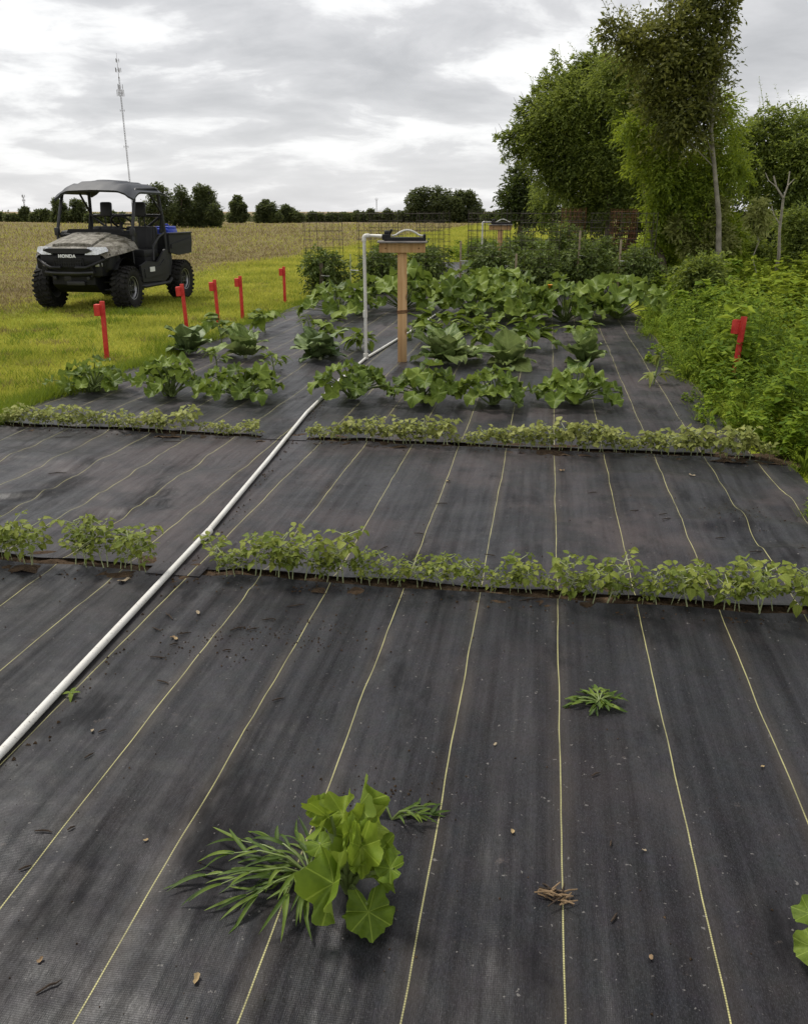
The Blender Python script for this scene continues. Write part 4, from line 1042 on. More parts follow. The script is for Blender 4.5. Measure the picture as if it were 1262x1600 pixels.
# ------------------------------------------------------------------ utility vehicle (front faces -Y)
def buggy():
    U = thing('utility_vehicle', 'black two-seat utility vehicle with camouflage hood and grey roof parked on the lawn edge', 'vehicle', (-7.19, 13.72, -.03), R(-1.0))
    def part(m, name, mat, parent=U, **k): return m.build(name, mat, parent, **k)
    # ---- lower frame and skid plate
    m = MB(); m.prism([(-1.38, .40), (-1.22, .27), (-.5, .24), (.9, .26), (1.25, .38), (1.25, .5), (-1.38, .52)], 'x', -.36, .36)
    m.box((0, -1.0, .62), (.62, .7, .34), bev=.03); m.box((0, 1.05, .60), (.7, .7, .36), bev=.03)
    part(m, 'chassis', 'black_plastic')
    # ---- floor and side sills
    m = MB(); m.box((0, -.12, .33), (1.36, 1.0, .07), bev=.02)
    for s in (-1, 1): m.tube([(s * .70, -.62, .33), (s * .72, -.5, .31), (s * .72, .42, .31), (s * .70, .56, .36)], .028, 8)
    part(m, 'floor_sill', 'dark_plastic')
    # ---- hood and front fenders: lofted camo shell
    st = [(-1.40, (.90, .90, .89, .865, .83, .79), (0, .16, .32, .44, .54, .58)),
          (-1.30, (.975, .975, .965, .93, .885, .82), (0, .18, .35, .48, .60, .65)),
          (-1.10, (1.035, 1.035, 1.02, .985, .935, .85), (0, .19, .37, .52, .66, .72)),
          (-.88, (1.085, 1.085, 1.07, 1.03, .975, .88), (0, .2, .38, .54, .68, .745)),
          (-.70, (1.125, 1.122, 1.11, 1.07, 1.01, .90), (0, .2, .39, .55, .68, .745)),
          (-.60, (1.14, 1.138, 1.12, 1.08, 1.01, .89), (0, .2, .39, .55, .67, .73))]
    rows = [[(-x, y, z) for x, z in list(zip(xs, zs))[::-1]] + [(x, y, z) for x, z in list(zip(xs, zs))[1:]] for y, zs, xs in st]
    m = MB(); m.grid(rows); part(m, 'hood', 'camouflage', angle=60)
    rows = []
    for y, zs, xs in st[1:5]:
        k = 1.0
        rows.append([(x, y, z + .028) for x, z in ((-.33, zs[0] - .012), (-.26, zs[0]), (-.1, zs[0] + .004), (.1, zs[0] + .004), (.26, zs[0]), (.33, zs[0] - .012))])
    m = MB(); m.grid(rows); m.grid([[(r[0][0] - .012, r[0][1], r[0][2] - .035), r[0]] for r in rows]); m.grid([[r[-1], (r[-1][0] + .012, r[-1][1], r[-1][2] - .035)] for r in rows])
    m.grid([[(p[0], p[1] - .02, p[2] - .045) for p in rows[0]], rows[0]])
    part(m, 'hood_panel', 'camouflage', angle=50)
    for s in (-.16, .2):
        m = MB(); m.lathe([(0, .004), (.014, .004), (.016, 0)], (s, -.82, 1.13), 'z', 8); part(m, 'hood_bolt', 'black_plastic')
    # ---- front fascia
    fa = MB()
    prof = [(-1.405, .88), (-1.46, .84), (-1.475, .74), (-1.43, .62), (-1.38, .50)]
    rows = []
    for y, z in prof:
        w = .58 if z > .6 else .40 + (z - .5) * 1.2
        rows.append([(x, y + .10 * (abs(x) / .58) ** 2 + (.06 if abs(x) > .5 else 0), z + (.0 if z < .86 else -.03 * (abs(x) / .58) ** 2)) for x in (-w, -w * .8, -w * .5, 0, w * .5, w * .8, w)])
    fa.grid(rows)
    for s in (-1, 1):   # cheeks back to the wheel arch
        fa.grid([[(s * .58, -1.25, .86), (s * .66, -1.12, .86)], [(s * .60, -1.25, .70), (s * .67, -1.1, .72)], [(s * .5, -1.25, .55), (s * .56, -1.15, .6)]])
        fa.box((s * .57, -1.22, .74), (.12, .22, .24), bev=.03)
    fa.box((0, -1.2, .70), (1.02, .42, .36), bev=.04)
    part(fa, 'front_fascia', 'black_plastic', angle=50)
    m = MB()      # dark brow over the grille
    m.prism([(-.34, .935), (.34, .935), (.40, .905), (.30, .865), (-.30, .865), (-.40, .905)], 'y', -1.475, -1.36); part(m, 'brow', 'dark_plastic')
    gr = MB()
    for k in range(7): gr.box((0, -1.478 + .004 * k, .80 - .022 * k), (.50 - .02 * k, .012, .011))
    for k in range(13): gr.box((-.24 + .04 * k, -1.468, .735), (.007, .012, .13))
    part(gr, 'grille', 'dark_plastic')
    # lettering on the grille
    cu = bpy.data.curves.new('badge', 'FONT'); cu.body = 'HONDA'; cu.size = .064; cu.extrude = .005; cu.align_x = 'CENTER'; cu.offset = .0035; cu.space_character = 1.12
    to = bpy.data.objects.new('tmp', cu); COL.objects.link(to); dg = bpy.context.evaluated_depsgraph_get(); me = bpy.data.meshes.new_from_object(to.evaluated_get(dg)); bpy.data.objects.remove(to)
    me.materials.clear(); me.materials.append(M('letter_silver')); bo = link(bpy.data.objects.new('badge_lettering', me), U); bo.rotation_euler = (R(84), 0, 0); bo.location = (.0, -1.492, .805); bo.scale = (1.12, 1, 1)
    # headlights
    for s in (-1, 1):
        m = MB(); P = [(s * .28, -1.445, .845), (s * .33, -1.43, .955), (s * .55, -1.345, .955), (s * .585, -1.335, .89), (s * .47, -1.41, .845)]
        b = [(x * .99, y + .07, z) for x, y, z in P]; f = [(x, y - .012, z) for x, y, z in P]
        m.add(f + b, [tuple(range(5)), tuple(range(5, 10))[::-1]] + [(i, (i + 1) % 5, 5 + (i + 1) % 5, 5 + i) for i in range(5)])
        h = part(m, 'headlight', 'lens', angle=20)
        m = MB(); m.lathe([(.0, .01), (.022, .006), (.03, -.004)], (s * .40, -1.425, .905), 'y', 12); m.build('bulb', 'alloy', h)
        # fog recess and bumper hoop
        m = MB(); m.tube([(s * .12, -1.50, .66), (s * .30, -1.50, .66), (s * .40, -1.47, .70), (s * .56, -1.36, .78), (s * .60, -1.26, .80)], .022, 8)
        m.tube([(s * .36, -1.48, .68), (s * .38, -1.42, .58), (s * .32, -1.40, .52)], .02, 8); part(m, 'bumper_hoop', 'dark_plastic')
        m = MB(); m.box((s * .46, -1.40, .70), (.11, .03, .06), rot=(0, 0, s * .55), bev=.01); part(m, 'reflector', 'alloy')
        m = MB(); m.box((s * .28, -1.42, .50), (.05, .05, .05), bev=.01); part(m, 'tow_hook', 'steel_dark')
    m = MB(); m.tube([(-.40, -1.47, .585), (-.2, -1.505, .575), (.2, -1.505, .575), (.40, -1.47, .585)], .024, 8); part(m, 'bumper_bar', 'steel_dark')
    m = MB(); m.box((.05, -1.40, .42), (.30, .05, .06), bev=.01); m.box((-.1, -1.36, .50), (.12, .05, .10), bev=.01); part(m, 'hitch', 'steel_dark')
    # ---- dash, steering
    m = MB(); m.prism([(-.62, 1.00), (-.64, 1.12), (-.56, 1.17), (-.42, 1.18), (-.34, 1.12), (-.34, .92)], 'x', -.60, .60); part(m, 'dashboard', 'black_plastic')
    m = MB(); m.prism([(-.62, .95), (-.46, 1.2), (.46, 1.2), (.62, .95), (.62, .4), (-.62, .4)], 'y', -.60, -.56); part(m, 'firewall', 'black_plastic')
    m = MB(); Rm = Euler((R(-38), 0, 0)).to_matrix(); c = Vector((.30, -.24, 1.30))
    m.tube([c + Rm @ Vector((math.cos(k * math.pi / 10) * .165, math.sin(k * math.pi / 10) * .165, 0)) for k in range(21)], .016, 8, False)
    for a in (.3, 2.84, 4.71): m.tube([c + Rm @ Vector((0, 0, -.03)), c + Rm @ Vector((math.cos(a) * .16, math.sin(a) * .16, 0))], .011, 6)
    m.tube([c + Rm @ Vector((0, 0, -.01)), c + Rm @ Vector((0, 0, -.24))], .03, 8)
    part(m, 'steering_wheel', 'black_plastic')
    # ---- seats
    for s in (-1, 1):
        m = MB(); m.box((s * .31, .12, .80), (.56, .52, .14), bev=.045); part(m, 'seat', 'seat_vinyl')
        m = MB(); m.box((s * .31, .37, 1.02), (.54, .12, .42), rot=(R(-10), 0, 0), bev=.045)
        for k in (-1, 1): m.box((s * .31 + k * .17, .325, 1.04), (.13, .07, .36), rot=(R(-10), 0, 0), bev=.03)
        part(m, 'backrest', 'seat_vinyl')
        m = MB(); m.box((s * .31, .40, 1.50), (.20, .08, .24), rot=(R(-8), 0, 0), bev=.035); m.tube([(s * .31 - .05, .42, 1.4), (s * .31 - .05, .43, 1.2)], .012, 6); m.tube([(s * .31 + .05, .42, 1.4), (s * .31 + .05, .43, 1.2)], .012, 6); part(m, 'headrest', 'seat_vinyl')
    m = MB(); m.box((0, .12, .58), (1.2, .56, .34), bev=.04); part(m, 'seat_base', 'black_plastic')
    # ---- roll cage
    for s in (-1, 1):
        m = MB(); m.tube([(s * .655, -.60, 1.0), (s * .655, -.60, 1.16), (s * .63, -.36, 1.74), (s * .61, -.26, 1.80), (s * .61, .40, 1.83)], .026, 10); part(m, 'front_pillar', 'steel_dark')
        m = MB(); m.tube([(s * .67, .50, .62), (s * .67, .50, 1.2), (s * .63, .46, 1.75), (s * .61, .42, 1.83)], .028, 10); part(m, 'rear_pillar', 'steel_dark')
        m = MB(); m.tube([(s * .62, .10, 1.80), (s * .655, .47, 1.45)], .018, 8); m.tube([(s * .655, .48, 1.40), (s * .3, .47, 1.16)], .02, 8); part(m, 'brace', 'steel_dark')
        m = MB(); m.prism([(.47, 1.45), (.50, 1.45), (.52, 1.12), (.34, 1.12)], 'x', s * .66 - .012, s * .66 + .012); part(m, 'gusset', 'black_plastic')
        m = MB(); m.box((s * .655, -.605, 1.16), (.07, .07, .12), bev=.012); part(m, 'clamp', 'steel_dark')
        # hip bar and grab handle
        m = MB(); m.tube([(s * .69, .42, 1.12), (s * .70, .2, 1.06), (s * .70, -.02, .92), (s * .70, -.06, .70)], .017, 8); part(m, 'hip_bar', 'steel_dark')
        # lower door
        m = MB(); m.prism([(-.52, .38), (-.56, .64), (-.30, .70), (.05, .66), (.36, .86), (.46, .84), (.42, .40), (.28, .35)], 'x', s * .70 - .018, s * .70 + .018)
        m.prism([(-.44, .44), (-.46, .58), (.10, .60), (.28, .70), (.32, .46)], 'x', s * .722 - .008, s * .722 + .008); part(m, 'door', 'dark_plastic', angle=25)
        m = MB(); m.box((s * .735, -.20, .565), (.006, .17, .075)); part(m, 'warning_label', 'white_label')
        # rear mud flap panel and wheel arch
        m = MB(); m.prism([(.42, .42), (.42, .80), (.62, .80), (.66, .62), (.56, .42)], 'x', s * .66 - .03, s * .66 + .03); part(m, 'side_panel', 'dark_plastic')
        # front wheel arch liner
        rows = []
        for k in range(9):
            a = R(12 + 128 * k / 8); rows.append([(s * .44, -.98 + .39 * math.cos(a), .32 + .42 * math.sin(a)), (s * .70, -.98 + .39 * math.cos(a), .33 + .46 * math.sin(a))])
        m = MB(); m.grid(rows); part(m, 'wheel_arch', 'black_plastic')
        # mirror-side clamp seen on the passenger pillar
    m = MB(); m.tube([(-.655, .48, 1.40), (-.3, .47, 1.405), (.3, .47, 1.405), (.655, .48, 1.40)], .022, 8); part(m, 'cross_bar', 'steel_dark')
    m = MB(); m.tube([(-.61, .42, 1.82), (.61, .42, 1.82)], .024, 8); m.tube([(-.62, -.28, 1.79), (.62, -.28, 1.79)], .022, 8); part(m, 'roof_bar', 'steel_dark')
    # ---- roof: moulded shell with ribs and a drooping lip
    rows = []; rb = []
    ys = np.linspace(-.52, .66, 19); xs = np.linspace(-.70, .70, 29)
    for y in ys:
        row = []; r2 = []
        for x in xs:
            t = (y + .52) / 1.18; ex = abs(x) / .70
            z = 1.90 - .085 * max(0, ex - .62) / .38 * (1.4 if ex > .85 else 1) - .02 * ex
            z -= .11 * max(0, 1 - t / .20) ** 1.6 + .04 * max(0, (t - .85) / .15)
            if ex < .50 and .12 < t < .95: z += .032 * min(1, (.50 - ex) / .06) * min(1, (t - .12) / .08)
            if ex < .22 and .25 < t < .9: z += .022 * min(1, (.22 - ex) / .05) * min(1, (t - .25) / .06)
            if .62 < ex < .74 and t > .2: z += .012
            row.append((x, y - .05 * (1 - ex ** 2) * (1 - t) ** 2, z)); r2.append((x * .985, y * .985, z - .03))
        rows.append(row); rb.append(r2)
    m = MB(); m.grid(rows); m.grid(rb); m.grid([rows[0], rb[0]]); m.grid([rows[-1], rb[-1]]); m.grid([[r[0] for r in rows], [r[0] for r in rb]]); m.grid([[r[-1] for r in rows], [r[-1] for r in rb]])
    part(m, 'roof', 'roof_plastic', angle=28)
    # ---- cargo bed
    m = MB(); m.box((0, .98, .80), (1.36, .92, .05), bev=.01)
    for s in (-1, 1): m.prism([(.54, .80), (.54, 1.10), (1.46, 1.10), (1.48, .98), (1.42, .76), (.9, .74)], 'x', s * .70 - .025, s * .70 + .025)
    m.box((0, .55, .95), (1.38, .04, .30), bev=.01); part(m, 'cargo_bed', 'dark_plastic')
    for s in (-1, 1):
        m = MB(); m.prism([(.58, .86), (.58, .93), (1.42, 1.02), (1.42, .95)], 'x', s * .732 - .012, s * .732 + .012); m.box((s * .70, 1.0, 1.105), (.09, .92, .03), bev=.01); part(m, 'bed_rail', 'dark_plastic')
    m = MB(); m.box((0, 1.46, .94), (1.34, .045, .33), bev=.015); part(m, 'tailgate', 'dark_plastic')
    # ---- wheels and suspension
    def wheel(x, y, s, steer=0):
        hub = MB(); hub.lathe([(0, .075), (.035, .075), (.045, .06), (.06, .05), (.06, -.10), (.0, -.10)], (0, 0, 0), 'x', 14)
        h = part(hub, 'wheel', 'steel_dark'); h.location = (x, y, .328); h.rotation_euler = (0, 0, steer)
        if s < 0: h.scale = (-1, 1, 1)
        t = MB(); t.lathe([(.165, -.10), (.20, -.118), (.255, -.128), (.295, -.118), (.312, -.085), (.317, -.03), (.317, .03), (.312, .085), (.295, .118), (.255, .128), (.20, .118), (.165, .10), (.16, .0)], (0, 0, 0), 'x', 36, True)
        rng = random.Random(4)
        for k in range(24):
            a = 2 * math.pi * k / 24
            for sd, off, tw in ((-1, 0, .35), (1, .5, -.35), (0, .25, .9)):
                aa = a + off * 2 * math.pi / 24
                Rm = Matrix.Rotation(aa, 3, 'X')
                if sd:
                    t.box(Rm @ Vector((sd * .072, 0, .320)), (.082, .040, .028), rot=(Rm @ Euler((0, 0, tw)).to_matrix()).to_euler())
                    t.box(Rm @ Vector((sd * .118, 0, .290)), (.026, .036, .055), rot=(Rm @ Euler((0, sd * .5, 0)).to_matrix()).to_euler())
                else: t.box(Rm @ Vector((0, 0, .322)), (.05, .034, .024), rot=(Rm @ Euler((0, 0, tw)).to_matrix()).to_euler())
        t.build('tyre', 'rubber', h)
        r = MB(); r.lathe([(.168, .105), (.178, .108), (.172, .09), (.155, .07), (.15, .0), (.15, -.09), (.168, -.10)], (0, 0, 0), 'x', 28)
        r.build('rim', 'alloy', h)
        r = MB(); r.lathe([(.155, .05), (.10, .03), (.06, .045)], (0, 0, 0), 'x', 28)
        for k in range(6):
            Rm = Matrix.Rotation(2 * math.pi * k / 6, 3, 'X'); r.box(Rm @ Vector((.05, 0, .105)), (.025, .04, .11), rot=Rm.to_euler())
        r.build('rim_disc', 'steel_dark', h)
        for k in range(4):
            a = math.pi / 4 + k * math.pi / 2; n = MB(); n.lathe([(0, .012), (.008, .012), (.009, 0)], (.07, .05 * math.cos(a), .05 * math.sin(a)), 'x', 6); n.build('lug_nut', 'alloy', h)
    for s in (-1, 1):
        wheel(s * .665, -.985, s, R(3)); wheel(s * .665, .965, s)
        for y in (-.985, .965):
            m = MB()
            for dz, dy in ((.30, -.12), (.30, .12), (.42, -.1), (.42, .1)): m.tube([(s * .28, y + dy * 1.5, dz), (s * .60, y, dz + .0)], .016, 6)
            part(m, 'suspension_arm', 'steel_dark')
            m = MB(); a, b = Vector((s * .52, y + .04, .38)), Vector((s * .38, y + .08, .78)); m.tube([a, b], .018, 8)
            for k in range(9): m.lathe([(.036, -.008), (.042, 0), (.036, .008)], a.lerp(b, .2 + .7 * k / 8), 'z', 10)
            part(m, 'shock_absorber', 'steel_dark')
    return U
buggy()
def blue_bag():
    r = thing('blue_container', 'blue plastic container lying in the cargo bed of the utility vehicle', 'container', (-6.70, 14.66, .80))
    m = MB(); m.box((0, 0, .17), (.30, .42, .38), bev=.06); m.build('body', 'blue_plastic', r)
    m = MB(); m.box((0, .02, .365), (.26, .34, .05), bev=.018); m.build('lid', 'blue_plastic', r)
    m = MB(); m.tube([(-.08, 0, .385), (-.05, 0, .42), (.05, 0, .42), (.08, 0, .385)], .012, 8); m.build('handle', 'blue_plastic', r)
blue_bag()

# ------------------------------------------------------------------ trees
def tree(name, label, Y, base_u, base_v, clumps, mat, ls=.09, nspr=150, L=.35, k=8, trunk_r=.10, bark='bark', group=None, cat='tree', seed=1, trunk_to=None, droop=-.2, limbs=True, aspect=.5, depth=1.0, shell=.3, bx=None, spike=0):
    """clumps: (u, v, radius px, depth offset m[, material]) at the tree's distance Y"""
    rs = np.random.RandomState(seed); rng = random.Random(seed)
    d0 = ray(base_u, base_v); base = Vector((d0.x / d0.y * Y if bx is None else bx, Y, -.05))
    root = thing(name, label, cat, base, 0, group)
    byM = {}; tips = []
    for c in clumps:
        u, v, r = c[:3]; dy = c[3] if len(c) > 3 else rng.uniform(-1, 1) * depth * r * Y / F * .8
        mm = c[4] if len(c) > 4 else mat
        p = at(u, v, Y + dy) - base; rm = r * Y / F; rm = max(.6 * rm, rm - .35 * L)
        byM.setdefault(mm, ([], [])); byM[mm][0].append(p); byM[mm][1].append((rm, rm * depth, rm * .9)); tips.append(p)
    for mm, (C, Rd) in byM.items():
        Q = leaf_cloud(C, Rd, nspr, L, k, ls, rs, droop, aspect, shell, scale=True)
        if spike: Q = np.concatenate([Q, spikes(C, Rd, int(spike * len(C)), .62, 20, ls, rs)])
        quads('crown', Q, mm, root)['kind'] = 'stuff'
    m = MB()
    top = Vector(trunk_to) - base if trunk_to is not None else max(tips, key=lambda p: p.z) * .9
    pts = []
    for i in range(7):
        t = i / 6; p = Vector((0, 0, -.05)).lerp(top, t); p += Vector((rng.uniform(-.06, .06), rng.uniform(-.06, .06), 0)) * (1 if 0 < i < 6 else 0); pts.append(p)
    m.tube(pts, [trunk_r * (1.25 if i == 0 else 1 - .8 * i / 6) for i in range(7)], 10)
    m.build('trunk', bark, root)
    if limbs:
        for p in tips:
            t = min(.85, max(.15, (p.z / max(.1, top.z)) * .75)); i = min(5, int(t * 6)); a = pts[i].lerp(pts[i + 1], t * 6 - i)
            mid = a.lerp(p, .5) + Vector((rng.uniform(-.1, .1), rng.uniform(-.1, .1), .06 * (p - a).length))
            lm = MB(); r0 = trunk_r * .26 * (1 - .6 * t); lm.tube([a, mid, p], [r0, r0 * .7, r0 * .3], 6, False); q = p + Vector((rng.uniform(-.3, .3), rng.uniform(-.3, .3), rng.uniform(.1, .4))) * ((p - a).length * .3)
            lm.tube([p, q], [r0 * .3, r0 * .12], 5, False); lm.build('limb', bark, root)
    return root

GT = 'trees and shrubs along the right edge of the garden'
tree('broadleaf_tree', 'big dark spreading broadleaf tree with loose upright shoots beyond the tomato cages', 25, 965, 345,
     [(866, 84, 3), (868, 96, 4), (871, 110, 6), (896, 92, 4), (898, 105, 6), (912, 88, 4), (914, 100, 7), (848, 112, 4), (852, 126, 7), (836, 140, 6), (820, 158, 5), (812, 172, 6), (926, 70, 5), (922, 88, 7),
      (862, 140, 18), (884, 132, 20), (906, 126, 22), (930, 112, 24), (842, 168, 20), (826, 190, 18), (866, 172, 30), (898, 165, 34), (930, 150, 36), (808, 208, 14), (790, 214, 9), (776, 214, 5), (800, 232, 10), (786, 244, 5), (832, 222, 24), (862, 212, 32),
      (896, 208, 38), (930, 198, 42), (842, 250, 20), (872, 250, 32), (910, 248, 40), (945, 240, 44), (975, 205, 42), (962, 268, 46), (925, 285, 38), (952, 305, 42), (985, 300, 42), (992, 240, 46), (1008, 185, 42), (980, 140, 38), (880, 285, 24), (955, 120, 28), (815, 240, 10), (856, 276, 14)],
     'tree_mid', .095, 215, .46, 8, .15, group=GT, seed=11, droop=.05, aspect=.42, spike=9)
tree('shade_fill', 'dark dense backing crown added to stand in for shade behind the rusty cages', 27, 985, 345,  # backing crown added to close sky gaps; its dark leaves stand in for shade
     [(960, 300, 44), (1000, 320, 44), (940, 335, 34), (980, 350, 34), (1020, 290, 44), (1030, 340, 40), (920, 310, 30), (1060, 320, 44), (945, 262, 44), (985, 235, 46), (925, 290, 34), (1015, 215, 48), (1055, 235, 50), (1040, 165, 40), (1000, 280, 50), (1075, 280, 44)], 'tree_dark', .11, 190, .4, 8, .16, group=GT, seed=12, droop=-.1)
p1 = at(1112, 60, 17.0)
tree('ash_tree', 'tall slender tree with pale trunk, dark olive sparse top reaching out of the picture', 17, 1128, 400,
     [(962, 46, 14), (975, 62, 20), (998, 56, 26), (1024, 60, 30), (1050, 58, 30), (1076, 52, 26), (1000, 80, 22), (1040, 92, 30), (1078, 92, 30), (1102, 86, 24), (948, 32, 8), (945, 50, 10),
      (1080, 18, 20), (1062, 8, 16), (1105, 10, 20), (1130, 8, 16), (1145, 22, 7), (1128, 48, 9), (1140, 62, 7), (1150, 8, 6), (1135, 35, 6), (1110, 40, 18), (1055, 125, 34), (1090, 128, 34), (1118, 84, 14), (1030, 150, 32), (1070, 160, 36), (1098, 170, 28), (1045, 190, 32), (1080, 205, 32), (1112, 120, 16),
      (1100, -20, 22), (1075, -30, 20), (1130, -25, 18)],
     'tree_olive', .095, 58, .44, 8, .062, 'bark_pale', group=GT, seed=13, trunk_to=p1, droop=.0, aspect=.45, shell=.2, spike=6)
tree('locust_tree', 'bright green feathery tree drooping beside the slender pale trunk', 17.6, 1050, 390,
     [(985, 192, 20), (1000, 210, 26), (1022, 228, 30), (1008, 245, 24), (1045, 248, 32), (1060, 272, 34, .6, 'tree_mid'), (1035, 280, 28), (1082, 262, 32), (1092, 295, 32), (1068, 310, 34, .4, 'tree_mid'), (1110, 240, 26, .5, 'tree_mid'), (1128, 200, 24), (1132, 160, 22), (1135, 235, 26), (1125, 275, 30, .6, 'tree_mid'), (1148, 262, 24),
      (960, 100, 26, 1.5, 'tree_mid'), (940, 118, 22, 1.5, 'tree_mid'), (985, 112, 28, 1.5, 'tree_mid'), (1010, 130, 30, 1.5, 'tree_mid'), (975, 150, 26, 1.2, 'tree_mid'), (1000, 165, 28, 1.2)],
     'tree_bright', .085, 130, .44, 10, .07, group=GT, seed=14, droop=-.45, aspect=.34)
tree('leafy_sapling', 'pale leafy young tree with low boughs round the foot of the slender trunk', 18.0, 1085, 400,
     [(1040, 300, 22), (1068, 298, 28), (1095, 310, 28), (1030, 325, 26), (1055, 335, 30), (1085, 340, 32), (1112, 338, 28), (1040, 358, 28), (1070, 368, 30), (1100, 372, 30), (1128, 360, 26), (1122, 310, 20), (1145, 345, 18), (1030, 345, 16), (1150, 375, 22), (1028, 372, 20),
      (1105, 352, 14, -.5, 'tree_pale'), (1125, 372, 14, -.5, 'tree_pale'), (1085, 378, 13, -.5, 'tree_pale'), (1120, 325, 12, -.5, 'tree_pale'), (1060, 350, 12, -.5, 'tree_pale')],
     'tree_bright', .08, 200, .28, 7, .04, group=GT, seed=15, droop=-.15)
tree('round_tree', 'rounded mid-green tree next to the bare forked sapling', 22, 1225, 390,
     [(1172, 205, 26), (1198, 186, 24), (1165, 232, 28), (1205, 215, 34), (1235, 200, 34), (1260, 185, 22), (1185, 250, 34), (1222, 250, 38), (1255, 240, 38), (1160, 262, 28), (1205, 282, 36), (1245, 285, 38), (1165, 290, 26), (1285, 215, 44), (1290, 270, 46), (1235, 318, 34), (1275, 318, 40), (1150, 215, 18), (1320, 250, 50)],
     'tree_mid', .095, 220, .42, 8, .13, group=GT, seed=16, droop=-.2, spike=6)
tree('shade_fill', 'dark shrubby backing added to stand in for shade behind the bare forked sapling', 24, 1195, 390,  # dark foliage fill added behind the trunks, shade put into leaf colour
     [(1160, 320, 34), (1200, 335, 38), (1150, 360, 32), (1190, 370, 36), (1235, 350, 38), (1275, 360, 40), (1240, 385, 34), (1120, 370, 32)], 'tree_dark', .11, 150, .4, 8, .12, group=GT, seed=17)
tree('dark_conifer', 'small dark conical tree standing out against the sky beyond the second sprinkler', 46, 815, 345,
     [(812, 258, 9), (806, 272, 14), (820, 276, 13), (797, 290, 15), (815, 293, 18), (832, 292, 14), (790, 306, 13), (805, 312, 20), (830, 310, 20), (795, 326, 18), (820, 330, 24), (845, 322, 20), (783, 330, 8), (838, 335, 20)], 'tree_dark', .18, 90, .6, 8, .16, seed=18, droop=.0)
for i, (lab, Y, u, cl, mt) in enumerate((
    ('mid-green shrub at the foot of the big dark tree, above the far sprinkler', 28, 868, [(850, 296, 22), (870, 292, 22), (848, 318, 22), (876, 318, 28), (858, 336, 24), (890, 335, 24)], 'tree_mid'),
    ('brighter shrub between the shrub row and the rusty wire roll', 26, 910, [(900, 305, 24), (920, 325, 26), (898, 335, 22), (935, 342, 22), (910, 350, 20)], 'tree_mid'),
    ('dark round bush sunk in the weeds beside the squash', 13.2, 1100, [(1085, 428, 22), (1108, 425, 24), (1095, 445, 22), (1118, 442, 18)], 'tree_mid'),
    ('weedy green bush between the last cage and the slender trunk', 19, 1020, [(1010, 388, 18), (1028, 384, 20), (1045, 392, 20), (1015, 400, 18), (992, 400, 14)], 'tree_bright'),
    ('leafy bush beside the dead forked sapling', 19, 1160, [(1150, 380, 20), (1172, 385, 22), (1160, 398, 20), (1190, 395, 20)], 'tree_mid'),
    ('low dark bush to the side of the rounded tree', 19, 1245, [(1235, 345, 22), (1258, 340, 24), (1245, 365, 26), (1268, 370, 26), (1250, 392, 24)], 'tree_mid'))):
    tree('shrub', lab, Y, u, 390, cl, mt, .075, 170, .26, 8, .03, group=GT, seed=30 + i, cat='shrub')
tree('pale_sapling', 'small pale-leaved sapling glowing before the dark shade', 15.6, 1183, 400,
     [(1184, 322, 9, 0), (1174, 334, 8, 0), (1192, 332, 8, 0), (1180, 346, 9, 0), (1193, 348, 7, 0), (1186, 362, 6, 0)], 'tree_pale', .085, 26, .16, 6, .015, 'bark_pale', group=GT, seed=40, trunk_to=at(1185, 325, 15.6))
def bare():
    Y = 18.0; b = at(1215, 392, Y); b.z = -.05; r = thing('bare_sapling', 'dead forked sapling with whitish bare branches', 'tree', b)
    def P(u, v, dy=0): return at(u, v, Y + dy) - b
    for name, rr, pts in (('trunk', .035, [(1216, 400), (1217, 360), (1223, 310)]), ('branch', .02, [(1223, 310), (1212, 292), (1208, 275)]), ('branch', .018, [(1223, 310), (1230, 290), (1233, 268)]), ('branch', .012, [(1217, 350), (1208, 335), (1205, 322)]), ('branch', .010, [(1212, 292), (1200, 282), (1195, 270)]), ('branch', .010, [(1230, 290), (1240, 280)])):
        m = MB(); q = [P(u, v, .1 * (i - 1)) for i, (u, v) in enumerate(pts)]
        if name == 'trunk': q = [Vector((0, 0, 0))] + q
        m.tube(q, [rr * (1 - .45 * i / len(q)) for i in range(len(q))], 6); m.build(name, 'bark_pale', r)
bare()
